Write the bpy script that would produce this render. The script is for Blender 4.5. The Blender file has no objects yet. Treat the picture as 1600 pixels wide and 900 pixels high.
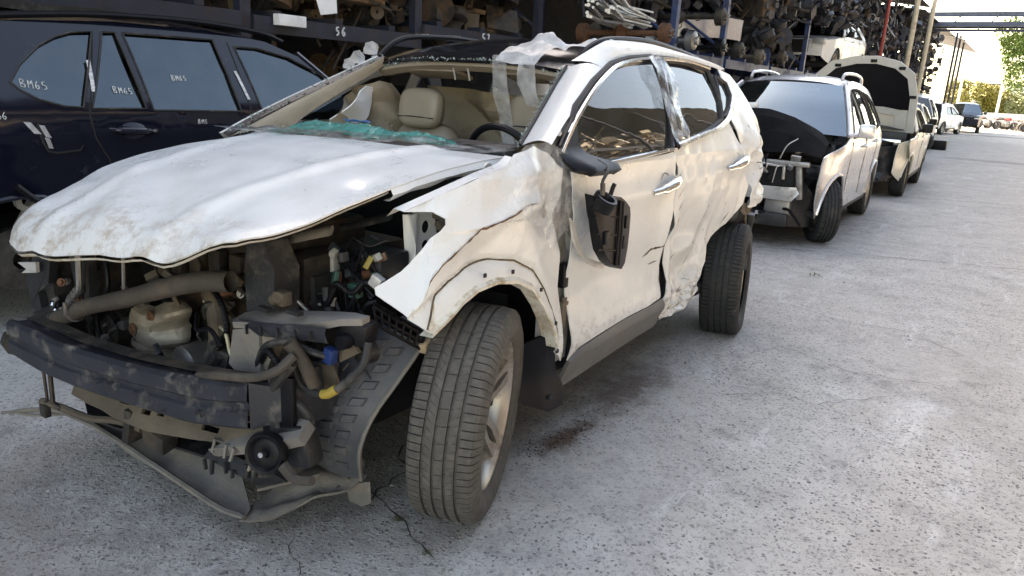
import bpy, bmesh, math, random
import numpy as np
from mathutils import Vector, Matrix, noise
from mathutils.geometry import delaunay_2d_cdt
R = math.radians
scn = bpy.context.scene
COL = scn.collection

# ------------------------------------------------------------------ camera
cd = bpy.data.cameras.new('camera'); cam = bpy.data.objects.new('camera', cd); COL.objects.link(cam)
cd.sensor_width = 36.0; cd.lens = 36.0 * 1155.0 / 1600.0; cd.clip_start = 0.05; cd.clip_end = 3000
_yaw, _pit, _rol = R(33.92), R(15.5), R(3.05)
_hd = Vector((-math.sin(_yaw), math.cos(_yaw), 0)); _r0 = Vector((math.cos(_yaw), math.sin(_yaw), 0))
_fw = _hd * math.cos(_pit) + Vector((0, 0, -math.sin(_pit))); _u0 = _hd * math.sin(_pit) + Vector((0, 0, math.cos(_pit)))
_r = _r0 * math.cos(_rol) + _u0 * math.sin(_rol); _u = _u0 * math.cos(_rol) - _r0 * math.sin(_rol)
_m = Matrix((_r, _u, -_fw)).transposed().to_4x4(); _m.translation = (2.316, -2.004, 1.50)
cam.matrix_world = _m
scn.camera = cam

# ------------------------------------------------------------------ sky, sun, exposure
SUN_EL, SUN_AZ = R(40), math.atan2(-0.90, 0.43)      # sun stands left of the lane, behind the racks
world = bpy.data.worlds.new('World'); scn.world = world; world.use_nodes = True
wn = world.node_tree.nodes; wl = world.node_tree.links
sky = wn.new('ShaderNodeTexSky'); sky.sky_type = 'NISHITA'; sky.sun_disc = False
sky.sun_elevation = SUN_EL; sky.sun_rotation = SUN_AZ
sky.air_density = 1.0; sky.dust_density = 1.2; sky.ozone_density = 1.0
wn['Background'].inputs['Strength'].default_value = 0.15
wl.new(sky.outputs[0], wn['Background'].inputs['Color'])
sd = bpy.data.lights.new('sun', 'SUN'); sd.energy = 5.0; sd.angle = R(0.53); sd.color = (1.0, 0.975, 0.93)
sun = bpy.data.objects.new('sun', sd); COL.objects.link(sun)
_sv = Vector((math.sin(SUN_AZ) * math.cos(SUN_EL), math.cos(SUN_AZ) * math.cos(SUN_EL), math.sin(SUN_EL)))
sun.rotation_euler = _sv.to_track_quat('Z', 'Y').to_euler(); sun.location = (-30, -20, 40)
scn.view_settings.view_transform = 'Standard'; scn.view_settings.look = 'None'
scn.view_settings.gamma = 1.0; scn.view_settings.use_curve_mapping = False
scn.view_settings.exposure = 2.6
scn.view_settings.use_white_balance = True; scn.view_settings.white_balance_temperature = 9800; scn.view_settings.white_balance_tint = 13
scn.cycles.max_bounces = 7; scn.cycles.diffuse_bounces = 4; scn.cycles.glossy_bounces = 3; scn.cycles.transparent_max_bounces = 10; scn.cycles.transmission_bounces = 3
scn.cycles.caustics_reflective = False; scn.cycles.caustics_refractive = False

# ------------------------------------------------------------------ helpers
rng = random.Random(7)
def sm(t):
    t = min(1.0, max(0.0, t)); return t * t * (3 - 2 * t)
def lerp(a, b, t): return a + (b - a) * t
def V(*a): return Vector(a)
def nz(x, y, z=0.0, s=1.0): return noise.noise(Vector((x * s, y * s, z * s)))
def gauss(u, v, cu, cv, ru, rv=None):
    rv = rv or ru
    return math.exp(-((u - cu) / ru) ** 2 - ((v - cv) / rv) ** 2)
def _h(i, j, s):
    n = (i * 374761393 + j * 668265263 + s * 2147483647) & 0xffffffff
    n = ((n ^ (n >> 13)) * 1274126177) & 0xffffffff
    return ((n ^ (n >> 16)) & 0xffff) / 65535.0 - 0.5
def facet(u, v, cell, seed=1, ang=0.0, ar=1.0):
    """bent-metal relief: flat facets meeting in creases"""
    c, s = math.cos(ang), math.sin(ang)
    a, b = (u * c + v * s) / cell, (-u * s + v * c) / (cell * ar)
    a += b * 0.5
    i, j = math.floor(a), math.floor(b); fa, fb = a - i, b - j
    if fa + fb < 1:
        return _h(i, j, seed) * (1 - fa - fb) + _h(i + 1, j, seed) * fa + _h(i, j + 1, seed) * fb
    return _h(i + 1, j + 1, seed) * (fa + fb - 1) + _h(i, j + 1, seed) * (1 - fa) + _h(i + 1, j, seed) * (1 - fb)

def tag(o, label=None, cat=None, group=None, kind=None):
    if label: o['label'] = label
    if cat: o['category'] = cat
    if group: o['group'] = group
    if kind: o['kind'] = kind
    return o
def empty(name, loc=(0, 0, 0), rz=0.0, parent=None):
    o = bpy.data.objects.new(name, None); o.empty_display_size = 0.1
    COL.objects.link(o); o.location = loc; o.rotation_euler = (0, 0, rz)
    if parent: o.parent = parent
    return o
def link(name, me, mat, parent=None, loc=None, rot=None):
    o = bpy.data.objects.new(name, me); COL.objects.link(o)
    if mat is not None and not me.materials: me.materials.append(mat)
    if parent: o.parent = parent
    if loc is not None: o.location = loc
    if rot is not None: o.rotation_euler = rot
    return o
def copy_tree(o, parent=None):
    c = o.copy(); COL.objects.link(c); c.parent = parent
    for ch in o.children: copy_tree(ch, c)
    return c

class MB:
    """collects shapes into one mesh"""
    def __init__(s): s.v = []; s.f = []; s.m = []
    def add(s, vs, fs, mi=0):
        k = len(s.v); s.v += [tuple(p) for p in vs]; s.f += [tuple(i + k for i in f) for f in fs]; s.m += [mi] * len(fs); return s
    def box(s, c, size, rot=None, mi=0, taper=1.0):
        hx, hy, hz = size[0] / 2, size[1] / 2, size[2] / 2
        P = [Vector((sx * hx * (taper if sz > 0 else 1), sy * hy * (taper if sz > 0 else 1), sz * hz)) for sx in (-1, 1) for sy in (-1, 1) for sz in (-1, 1)]
        if rot is not None:
            M = rot if isinstance(rot, Matrix) else Matrix.Rotation(rot[2], 3, 'Z') @ Matrix.Rotation(rot[1], 3, 'Y') @ Matrix.Rotation(rot[0], 3, 'X')
            P = [M @ p for p in P]
        c = Vector(c)
        return s.add([p + c for p in P], [(0, 1, 3, 2), (4, 6, 7, 5), (0, 4, 5, 1), (2, 3, 7, 6), (0, 2, 6, 4), (1, 5, 7, 3)], mi)
    def bevbox(s, c, size, b=0.01, rot=None, mi=0):
        bm = bmesh.new(); bmesh.ops.create_cube(bm, size=1.0)
        for v in bm.verts: v.co = Vector((v.co.x * size[0], v.co.y * size[1], v.co.z * size[2]))
        bmesh.ops.bevel(bm, geom=bm.edges[:], offset=b, segments=2, affect='EDGES', profile=0.6)
        M = Matrix.Identity(3)
        if rot is not None: M = rot if isinstance(rot, Matrix) else Matrix.Rotation(rot[2], 3, 'Z') @ Matrix.Rotation(rot[1], 3, 'Y') @ Matrix.Rotation(rot[0], 3, 'X')
        bm.verts.index_update(); c = Vector(c)
        s.add([M @ v.co + c for v in bm.verts], [[v.index for v in f.verts] for f in bm.faces], mi); bm.free(); return s
    def tube(s, pts, r, n=8, mi=0, cap=True, smooth_n=0, flat=1.0):
        pts = [Vector(p) for p in pts]
        if smooth_n: pts = spline(pts, smooth_n)
        rs = r if isinstance(r, (list, tuple)) else [r] * len(pts)
        if len(rs) != len(pts): rs = [rs[min(len(rs) - 1, int(i * len(rs) / len(pts)))] for i in range(len(pts))]
        vs = []; fs = []
        t0 = (pts[1] - pts[0]).normalized()
        a = t0.orthogonal().normalized()
        for i, p in enumerate(pts):
            t = (pts[min(i + 1, len(pts) - 1)] - pts[max(i - 1, 0)])
            t = t.normalized() if t.length > 1e-9 else t0
            a = (a - t * a.dot(t)); a = a.normalized() if a.length > 1e-6 else t.orthogonal().normalized()
            b = t.cross(a)
            for k in range(n):
                th = 2 * math.pi * k / n
                vs.append(p + (a * math.cos(th) + b * math.sin(th) * flat) * rs[i])
        for i in range(len(pts) - 1):
            for k in range(n):
                fs.append((i * n + k, i * n + (k + 1) % n, (i + 1) * n + (k + 1) % n, (i + 1) * n + k))
        if cap:
            fs.append(tuple(range(n))[::-1]); fs.append(tuple((len(pts) - 1) * n + k for k in range(n)))
        return s.add(vs, fs, mi)
    def lathe(s, prof, n=24, axis='X', c=(0, 0, 0), mi=0, rot=None, close=False):
        """prof: (axial, radius) pairs"""
        vs = []; fs = []; c = Vector(c)
        for k in range(n):
            th = 2 * math.pi * k / n
            for a, r in prof:
                if axis == 'X': p = Vector((a, r * math.cos(th), r * math.sin(th)))
                elif axis == 'Y': p = Vector((r * math.cos(th), a, r * math.sin(th)))
                else: p = Vector((r * math.cos(th), r * math.sin(th), a))
                if rot is not None: p = rot @ p
                vs.append(p + c)
        m = len(prof)
        for k in range(n):
            for i in range(m - 1 if not close else m):
                j = (i + 1) % m; k2 = (k + 1) % n
                fs.append((k * m + i, k * m + j, k2 * m + j, k2 * m + i))
        return s.add(vs, fs, mi)
    def grid(s, rows, mi=0):
        n = len(rows[0]); vs = [p for r in rows for p in r]; fs = []
        for i in range(len(rows) - 1):
            for j in range(n - 1): fs.append((i * n + j, i * n + j + 1, (i + 1) * n + j + 1, (i + 1) * n + j))
        return s.add(vs, fs, mi)
    def prism(s, poly, d, mi=0):
        """extrude a 3-D polygon along vector d"""
        n = len(poly); P = [Vector(p) for p in poly]; d = Vector(d)
        return s.add(P + [p + d for p in P], [tuple(range(n))[::-1], tuple(range(n, 2 * n))] + [(i, (i + 1) % n, n + (i + 1) % n, n + i) for i in range(n)], mi)
    def mesh(s, name, smooth=35):
        me = bpy.data.meshes.new(name); me.from_pydata(s.v, [], s.f)
        bm = bmesh.new(); bm.from_mesh(me); bmesh.ops.recalc_face_normals(bm, faces=bm.faces[:]); bm.to_mesh(me); bm.free()
        if smooth:
            me.polygons.foreach_set('use_smooth', [True] * len(me.polygons)); me.set_sharp_from_angle(angle=R(smooth))
        if any(s.m):
            me.polygons.foreach_set('material_index', s.m)
        return me
    def build(s, name, mat, parent=None, smooth=35, loc=None, rot=None):
        me = s.mesh(name, smooth)
        for m in (mat if isinstance(mat, (list, tuple)) else [mat]): me.materials.append(m)
        return link(name, me, None, parent, loc, rot)

def spline(pts, n):
    P = [Vector(p) for p in pts]; P = [2 * P[0] - P[1]] + P + [2 * P[-1] - P[-2]]; out = []
    for i in range(1, len(P) - 2):
        p0, p1, p2, p3 = P[i - 1:i + 3]
        for k in range(n):
            t = k / n
            out.append(0.5 * ((2 * p1) + (p2 - p0) * t + (2 * p0 - 5 * p1 + 4 * p2 - p3) * t * t + (3 * p1 - p0 - 3 * p2 + p3) * t ** 3))
    out.append(P[-2]); return out
def resamp(poly, res, closed=True):
    out = []; n = len(poly)
    for i in range(n if closed else n - 1):
        a, b = poly[i], poly[(i + 1) % n]; L = math.hypot(b[0] - a[0], b[1] - a[1]); k = max(1, int(round(L / res)))
        for j in range(k): out.append((lerp(a[0], b[0], j / k), lerp(a[1], b[1], j / k)))
    if not closed: out.append(tuple(poly[-1]))
    return out
def inside(poly, X, Y):
    P = np.array(poly); r = np.zeros(X.shape, bool); j = len(P) - 1
    for i in range(len(P)):
        xi, yi = P[i]; xj, yj = P[j]
        c = ((yi > Y) != (yj > Y)) & (X < (xj - xi) * (Y - yi) / ((yj - yi) or 1e-12) + xi); r ^= c; j = i  # window reflections tinted sky blue in the glass colour
    return r
def near(poly, X, Y):
    P = np.array(poly + [poly[0]]); d = np.full(X.shape, 1e9)
    for i in range(len(P) - 1):
        a, b = P[i], P[i + 1]; ab = b - a; L = (ab ** 2).sum() or 1e-12
        t = np.clip(((X - a[0]) * ab[0] + (Y - a[1]) * ab[1]) / L, 0, 1)
        d = np.minimum(d, np.hypot(X - a[0] - t * ab[0], Y - a[1] - t * ab[1]))
    return d
def sheet_mesh(name, poly, fn, res=0.04, thick=0.0, holes=(), smooth=40, seed=1):
    """triangulated sheet over a 2-D outline, mapped to space by fn(u, v), with an optional rim"""
    r = random.Random(seed)
    loops = [resamp(poly, res)] + [resamp(h, res) for h in holes]
    pts = []; ed = []
    for L in loops:
        k = len(pts); pts += L; ed += [(k + i, k + (i + 1) % len(L)) for i in range(len(L))]
    A = np.array(poly); x0, y0 = A.min(0); x1, y1 = A.max(0)
    gx = []; row = 0; y = y0
    while y < y1:
        x = x0 + (res * 0.5 if row % 2 else 0)
        while x < x1: gx.append((x + r.uniform(-.12, .12) * res, y + r.uniform(-.12, .12) * res)); x += res
        y += res * 0.866; row += 1
    if gx:
        G = np.array(gx); ok = inside(poly, G[:, 0], G[:, 1]) & (near(list(map(tuple, poly)), G[:, 0], G[:, 1]) > res * .45)
        for h in holes: ok &= (~inside(h, G[:, 0], G[:, 1])) & (near(list(map(tuple, h)), G[:, 0], G[:, 1]) > res * .45)
        pts += [tuple(p) for p in G[ok]]
    vo, eo, fo, *_ = delaunay_2d_cdt([Vector(p) for p in pts], ed, [], 0, 1e-6)
    U = np.array([tuple(v) for v in vo]); F = np.array([tuple(f) for f in fo])
    cx = U[F].mean(1); ok = inside(poly, cx[:, 0], cx[:, 1])
    for h in holes: ok &= ~inside(h, cx[:, 0], cx[:, 1])
    F = F[ok]
    P = [Vector(fn(u, v)) for u, v in U]
    fs = [tuple(int(i) for i in f) for f in F]
    if thick:
        nrm = [Vector() for _ in P]
        for a, b, c in fs:
            q = (P[b] - P[a]).cross(P[c] - P[a]); nrm[a] += q; nrm[b] += q; nrm[c] += q
        nrm = [q.normalized() if q.length > 0 else Vector((0, 0, 1)) for q in nrm]
        from collections import Counter
        cnt = Counter(); dr = {}
        for f in fs:
            for i in range(3):
                e = (f[i], f[(i + 1) % 3]); cnt[tuple(sorted(e))] += 1; dr[tuple(sorted(e))] = e
        n = len(P); Q = [P[i] - nrm[i] * thick for i in range(n)]
        fs2 = [(c + n, b + n, a + n) for a, b, c in fs]
        rim = [(dr[e][1], dr[e][0], dr[e][0] + n, dr[e][1] + n) for e, k in cnt.items() if k == 1]
        P = P + Q; fs = fs + fs2 + rim
    me = bpy.data.meshes.new(name); me.from_pydata([tuple(p) for p in P], [], fs); me.validate()
    if smooth:
        me.polygons.foreach_set('use_smooth', [True] * len(me.polygons)); me.set_sharp_from_angle(angle=R(smooth))
    return me
def sheet(name, poly, fn, mat, parent=None, **k):
    me = sheet_mesh(name, poly, fn, **k); me.materials.append(mat); return link(name, me, None, parent)

# ------------------------------------------------------------------ materials
MATS = {}
def schlick(N, L, f0):
    lw = N.new('ShaderNodeLayerWeight'); lw.inputs[0].default_value = .5
    pw = N.new('ShaderNodeMath'); pw.operation = 'POWER'; pw.inputs[1].default_value = 4.6; L.new(lw.outputs['Facing'], pw.inputs[0])
    ma = N.new('ShaderNodeMath'); ma.operation = 'MULTIPLY_ADD'; ma.inputs[1].default_value = 1 - f0; ma.inputs[2].default_value = f0; L.new(pw.outputs[0], ma.inputs[0]); return ma
def pm(name, col, rough=0.5, metal=0.0, var=0.12, vs=6.0, bump=0.0, bs=60.0, dirt=None, damt=0.0, ds=4.0, coat=0.0, spec=0.5, rvar=0.0, trans=0.0, alpha=1.0, sheen=0.0):
    if name in MATS: return MATS[name]
    m = bpy.data.materials.new(name); m.use_nodes = True; nt = m.node_tree; N = nt.nodes; L = nt.links
    b = N['Principled BSDF']; tc = N.new('ShaderNodeTexCoord')
    def noi(scale, detail=5.0, rg=0.55):
        n = N.new('ShaderNodeTexNoise'); n.inputs['Scale'].default_value = scale; n.inputs['Detail'].default_value = detail; n.inputs['Roughness'].default_value = rg
        L.new(tc.outputs['Object'], n.inputs['Vector']); return n
    def ramp(src, p0, p1, c0=(0, 0, 0, 1), c1=(1, 1, 1, 1)):
        r = N.new('ShaderNodeValToRGB'); r.color_ramp.elements[0].position = p0; r.color_ramp.elements[1].position = p1
        r.color_ramp.elements[0].color = c0; r.color_ramp.elements[1].color = c1; L.new(src, r.inputs[0]); return r
    def mix(f, a, c):
        x = N.new('ShaderNodeMix'); x.data_type = 'RGBA'
        if isinstance(f, float): x.inputs[0].default_value = f
        else: L.new(f, x.inputs[0])
        for s_, q in ((x.inputs[6], a), (x.inputs[7], c)):
            if isinstance(q, tuple): s_.default_value = q
            else: L.new(q, s_)
        return x.outputs[2]
    c4 = tuple(col) + (1,)
    lo = tuple(max(0, k * (1 - var)) for k in col) + (1,); hi = tuple(min(1, k * (1 + var)) for k in col) + (1,)
    n1 = noi(vs); colr = ramp(n1.outputs['Fac'], .3, .7, lo, hi).outputs[0]
    if dirt:
        n2 = noi(ds, 9.0, .68); f = ramp(n2.outputs['Fac'], .62 - .35 * damt, .78 - .25 * damt)
        colr = mix(f.outputs[0], colr, tuple(dirt) + (1,))
        rr = mix(f.outputs[0], (rough,) * 3 + (1,), (min(1, rough + .45),) * 3 + (1,)); L.new(rr, b.inputs['Roughness'])
    else:
        b.inputs['Roughness'].default_value = rough
        if rvar:
            n3 = noi(vs * 3); L.new(ramp(n3.outputs['Fac'], .3, .7, (rough - rvar,) * 3 + (1,), (rough + rvar,) * 3 + (1,)).outputs[0], b.inputs['Roughness'])
    L.new(colr, b.inputs['Base Color'])
    b.inputs['Metallic'].default_value = metal; b.inputs['Specular IOR Level'].default_value = spec
    b.inputs['Coat Weight'].default_value = coat; b.inputs['Coat Roughness'].default_value = 0.06
    b.inputs['Transmission Weight'].default_value = trans; b.inputs['Alpha'].default_value = alpha
    if bump:
        n4 = noi(bs, 6.0); bp = N.new('ShaderNodeBump'); bp.inputs['Strength'].default_value = bump; bp.inputs['Distance'].default_value = 0.01
        L.new(n4.outputs['Fac'], bp.inputs['Height']); L.new(bp.outputs[0], b.inputs['Normal'])
    MATS[name] = m; return m
def glass(name, tint=(.25, .28, .3), rough=0.02, opac=0.35, wave=0.0, f0=.06, gcol=(1, 1, 1)):
    """pane: Fresnel reflection over a tinted see-through sheet"""
    if name in MATS: return MATS[name]
    m = bpy.data.materials.new(name); m.use_nodes = True; nt = m.node_tree; N = nt.nodes; L = nt.links
    out = N['Material Output']; N.remove(N['Principled BSDF'])
    tr = N.new('ShaderNodeBsdfTransparent'); tr.inputs[0].default_value = tuple(tint) + (1,)
    gl = N.new('ShaderNodeBsdfGlossy'); gl.inputs['Roughness'].default_value = rough; gl.inputs[0].default_value = tuple(gcol) + (1,)
    df = N.new('ShaderNodeBsdfDiffuse'); df.inputs[0].default_value = (.25, .25, .24, 1)
    fr = schlick(N, L, f0)
    tc = N.new('ShaderNodeTexCoord'); no = N.new('ShaderNodeTexNoise'); no.inputs['Scale'].default_value = 5; no.inputs['Detail'].default_value = 8
    L.new(tc.outputs['Object'], no.inputs[0])
    mr = N.new('ShaderNodeMapRange'); mr.inputs[1].default_value = .35; mr.inputs[2].default_value = .75; mr.inputs[3].default_value = 0; mr.inputs[4].default_value = opac * .3
    L.new(no.outputs['Fac'], mr.inputs[0])
    m1 = N.new('ShaderNodeMixShader'); L.new(mr.outputs[0], m1.inputs[0]); L.new(tr.outputs[0], m1.inputs[1]); L.new(df.outputs[0], m1.inputs[2])
    m2 = N.new('ShaderNodeMixShader'); L.new(fr.outputs[0], m2.inputs[0]); L.new(m1.outputs[0], m2.inputs[1]); L.new(gl.outputs[0], m2.inputs[2])
    if wave:
        n2 = N.new('ShaderNodeTexNoise'); n2.inputs['Scale'].default_value = 2.2; n2.inputs['Detail'].default_value = 2; L.new(tc.outputs['Object'], n2.inputs[0])
        bp = N.new('ShaderNodeBump'); bp.inputs['Strength'].default_value = wave; bp.inputs['Distance'].default_value = .05
        L.new(n2.outputs['Fac'], bp.inputs['Height']); L.new(bp.outputs[0], gl.inputs['Normal'])
    L.new(m2.outputs[0], out.inputs[0]); MATS[name] = m; return m
def film(name, col=(.8, .82, .85), clear=0.6, rough=.25, tcol=(.95, .96, .97)):
    """thin plastic film"""
    if name in MATS: return MATS[name]
    m = bpy.data.materials.new(name); m.use_nodes = True; nt = m.node_tree; N = nt.nodes; L = nt.links
    out = N['Material Output']; N.remove(N['Principled BSDF'])
    tr = N.new('ShaderNodeBsdfTransparent'); tr.inputs[0].default_value = tuple(tcol) + (1,)
    df = N.new('ShaderNodeBsdfDiffuse'); df.inputs[0].default_value = tuple(col) + (1,)
    tl = N.new('ShaderNodeBsdfTranslucent'); tl.inputs[0].default_value = tuple(col) + (1,)
    gl = N.new('ShaderNodeBsdfGlossy'); gl.inputs['Roughness'].default_value = rough
    tc = N.new('ShaderNodeTexCoord'); no = N.new('ShaderNodeTexNoise'); no.inputs['Scale'].default_value = 14; no.inputs['Detail'].default_value = 6; L.new(tc.outputs['Object'], no.inputs[0])
    mr = N.new('ShaderNodeMapRange'); mr.inputs[1].default_value = .35; mr.inputs[2].default_value = .7; mr.inputs[3].default_value = min(1, clear + .2); mr.inputs[4].default_value = max(0, clear - .2); L.new(no.outputs['Fac'], mr.inputs[0])
    a = N.new('ShaderNodeMixShader'); a.inputs[0].default_value = .4; L.new(df.outputs[0], a.inputs[1]); L.new(tl.outputs[0], a.inputs[2])
    b = N.new('ShaderNodeMixShader'); L.new(mr.outputs[0], b.inputs[0]); L.new(a.outputs[0], b.inputs[1]); L.new(tr.outputs[0], b.inputs[2])
    fr = schlick(N, L, .04)
    bp = N.new('ShaderNodeBump'); bp.inputs['Strength'].default_value = .5; bp.inputs['Distance'].default_value = .02; L.new(no.outputs['Fac'], bp.inputs['Height']); L.new(bp.outputs[0], gl.inputs['Normal'])
    c = N.new('ShaderNodeMixShader'); L.new(fr.outputs[0], c.inputs[0]); L.new(b.outputs[0], c.inputs[1]); L.new(gl.outputs[0], c.inputs[2])
    L.new(c.outputs[0], out.inputs[0]); MATS[name] = m; return m
# ================================================================== materials in use
M_white   = pm('white_paint', (.80, .80, .77), .28, var=.03, vs=3, bump=.10, bs=240, dirt=(.40, .31, .20), damt=.10, ds=5, coat=.35)
M_cream   = pm('cream_paint', (.72, .68, .58), .3, var=.04, coat=.3, dirt=(.35, .3, .22), damt=.1)
M_silver  = pm('silver_paint', (.60, .59, .60), .25, metal=.45, var=.04, coat=.5, dirt=(.3, .28, .25), damt=.06)
M_black   = pm('black_plastic', (.016, .017, .019), .45, var=.3, bump=.2, bs=90, dirt=(.12, .105, .09), damt=.25, ds=7)
M_blackc  = pm('clean_black_plastic', (.006, .006, .008), .42, var=.2, spec=.2)
M_rub     = pm('black_rubber', (.02, .02, .021), .65, var=.25, bump=.15, bs=80, dirt=(.10, .09, .08), damt=.3, ds=9)
M_tyre    = pm('tyre_rubber', (.085, .077, .067), .9, var=.2, vs=20, bump=.12, bs=260, dirt=(.13, .117, .10), damt=.30, ds=40)
M_tyre2   = pm('dark_tyre_rubber', (.024, .024, .024), .75, var=.2, dirt=(.08, .07, .065), damt=.2, ds=10)
M_alloy   = pm('dusty_alloy', (.42, .39, .35), .38, metal=.75, var=.15, dirt=(.22, .18, .14), damt=.3, ds=7)
M_chrome  = pm('chrome', (.75, .76, .78), .12, metal=1.0, var=.05, dirt=(.4, .38, .35), damt=.06, ds=9)
M_steel   = pm('dull_steel', (.32, .31, .30), .42, metal=.8, var=.2, dirt=(.16, .13, .10), damt=.3)
M_tan     = pm('tan_metal', (.34, .295, .235), .55, metal=.45, var=.25, vs=14, bump=.35, bs=50, dirt=(.20, .15, .10), damt=.3, ds=8)
M_hose    = pm('dusty_hose', (.055, .046, .038), .75, var=.25, bump=.2, bs=60, dirt=(.13, .10, .075), damt=.30)
M_brown   = pm('dusty_brown_metal', (.115, .092, .068), .7, metal=.2, var=.3, bump=.3, bs=60, dirt=(.18, .145, .105), damt=.33)
M_dkmetal = pm('grimy_dark_metal', (.04, .037, .034), .6, metal=.35, var=.35, vs=10, bump=.35, bs=60, dirt=(.13, .10, .075), damt=.4, ds=6)
M_blpaint = pm('scuffed_blue_black_paint', (.020, .023, .030), .36, var=.25, vs=7, bump=.15, bs=120, dirt=(.15, .135, .12), damt=.26, ds=12)
M_liner   = pm('grey_liner_plastic', (.065, .07, .078), .5, var=.2, vs=9, bump=.15, bs=90, dirt=(.16, .145, .13), damt=.28, ds=9)
M_dust    = pm('dusty_grey_plastic', (.17, .158, .145), .7, var=.25, bump=.3, bs=70, dirt=(.24, .21, .17), damt=.4, ds=7)
M_sill    = pm('grey_sill_plastic', (.15, .145, .14), .6, var=.12, bump=.15, bs=220, dirt=(.2, .18, .155), damt=.2)
M_beige   = pm('beige_leather', (.27, .225, .17), .5, var=.1, bump=.15, bs=120, dirt=(.2, .17, .13), damt=.1)
M_beigec  = pm('beige_cloth', (.33, .275, .205), .9, var=.14, bump=.3, bs=90, dirt=(.22, .18, .13), damt=.2)
M_wcloth  = pm('white_cloth', (.75, .74, .72), .85, var=.06, bump=.2, bs=80)
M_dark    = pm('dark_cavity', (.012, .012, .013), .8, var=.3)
M_gloss   = pm('gloss_black', (.008, .009, .012), .12, var=.2, dirt=(.08, .08, .08), damt=.08)
M_rust    = pm('rust', (.12, .055, .03), .85, var=.4, vs=40, bump=.4, bs=80)
M_lightm  = pm('pale_grey_metal', (.55, .54, .52), .42, metal=.4, var=.1, dirt=(.25, .2, .15), damt=.25)
M_navy    = pm('navy_paint', (.006, .008, .017), .10, var=.1, dirt=(.05, .05, .055), damt=.05, spec=.45)
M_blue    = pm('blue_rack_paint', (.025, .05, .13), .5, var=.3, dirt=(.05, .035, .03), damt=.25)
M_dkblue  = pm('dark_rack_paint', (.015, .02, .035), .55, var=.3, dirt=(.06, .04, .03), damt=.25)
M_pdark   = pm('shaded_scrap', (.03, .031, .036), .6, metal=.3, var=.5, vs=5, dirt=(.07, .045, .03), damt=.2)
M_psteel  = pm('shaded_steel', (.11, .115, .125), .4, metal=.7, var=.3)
M_felt    = pm('black_felt', (.007, .007, .008), .95, var=.4, spec=.12, bump=.3, bs=30)
M_engine  = pm('grimy_engine', (.055, .048, .042), .55, metal=.5, var=.4, vs=14, bump=.4, bs=50, dirt=(.16, .10, .06), damt=.45, ds=6)
M_glass   = glass('side_glass', (.36, .37, .36), .012, .25, .03, f0=.09)
M_glassd  = glass('dark_glass', (.06, .07, .08), .03, .25, 0, .10)
M_screen  = glass('windscreen_glass', (.12, .15, .17), .02, .2, .06, f0=.20, gcol=(.70, .88, 1.0))  # gcol paints sky blue into the reflection
M_film    = film('clear_film', (.92, .93, .94), .80, .07)
M_filmw   = film('milky_film', (.92, .93, .94), .24, .3)
M_teal    = film('teal_laminated_glass', (.16, .60, .54), .40, .10, (.55, .90, .86))
M_shard   = film('crushed_glass', (.55, .62, .60), .3, .15, (.7, .85, .82))

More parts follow.
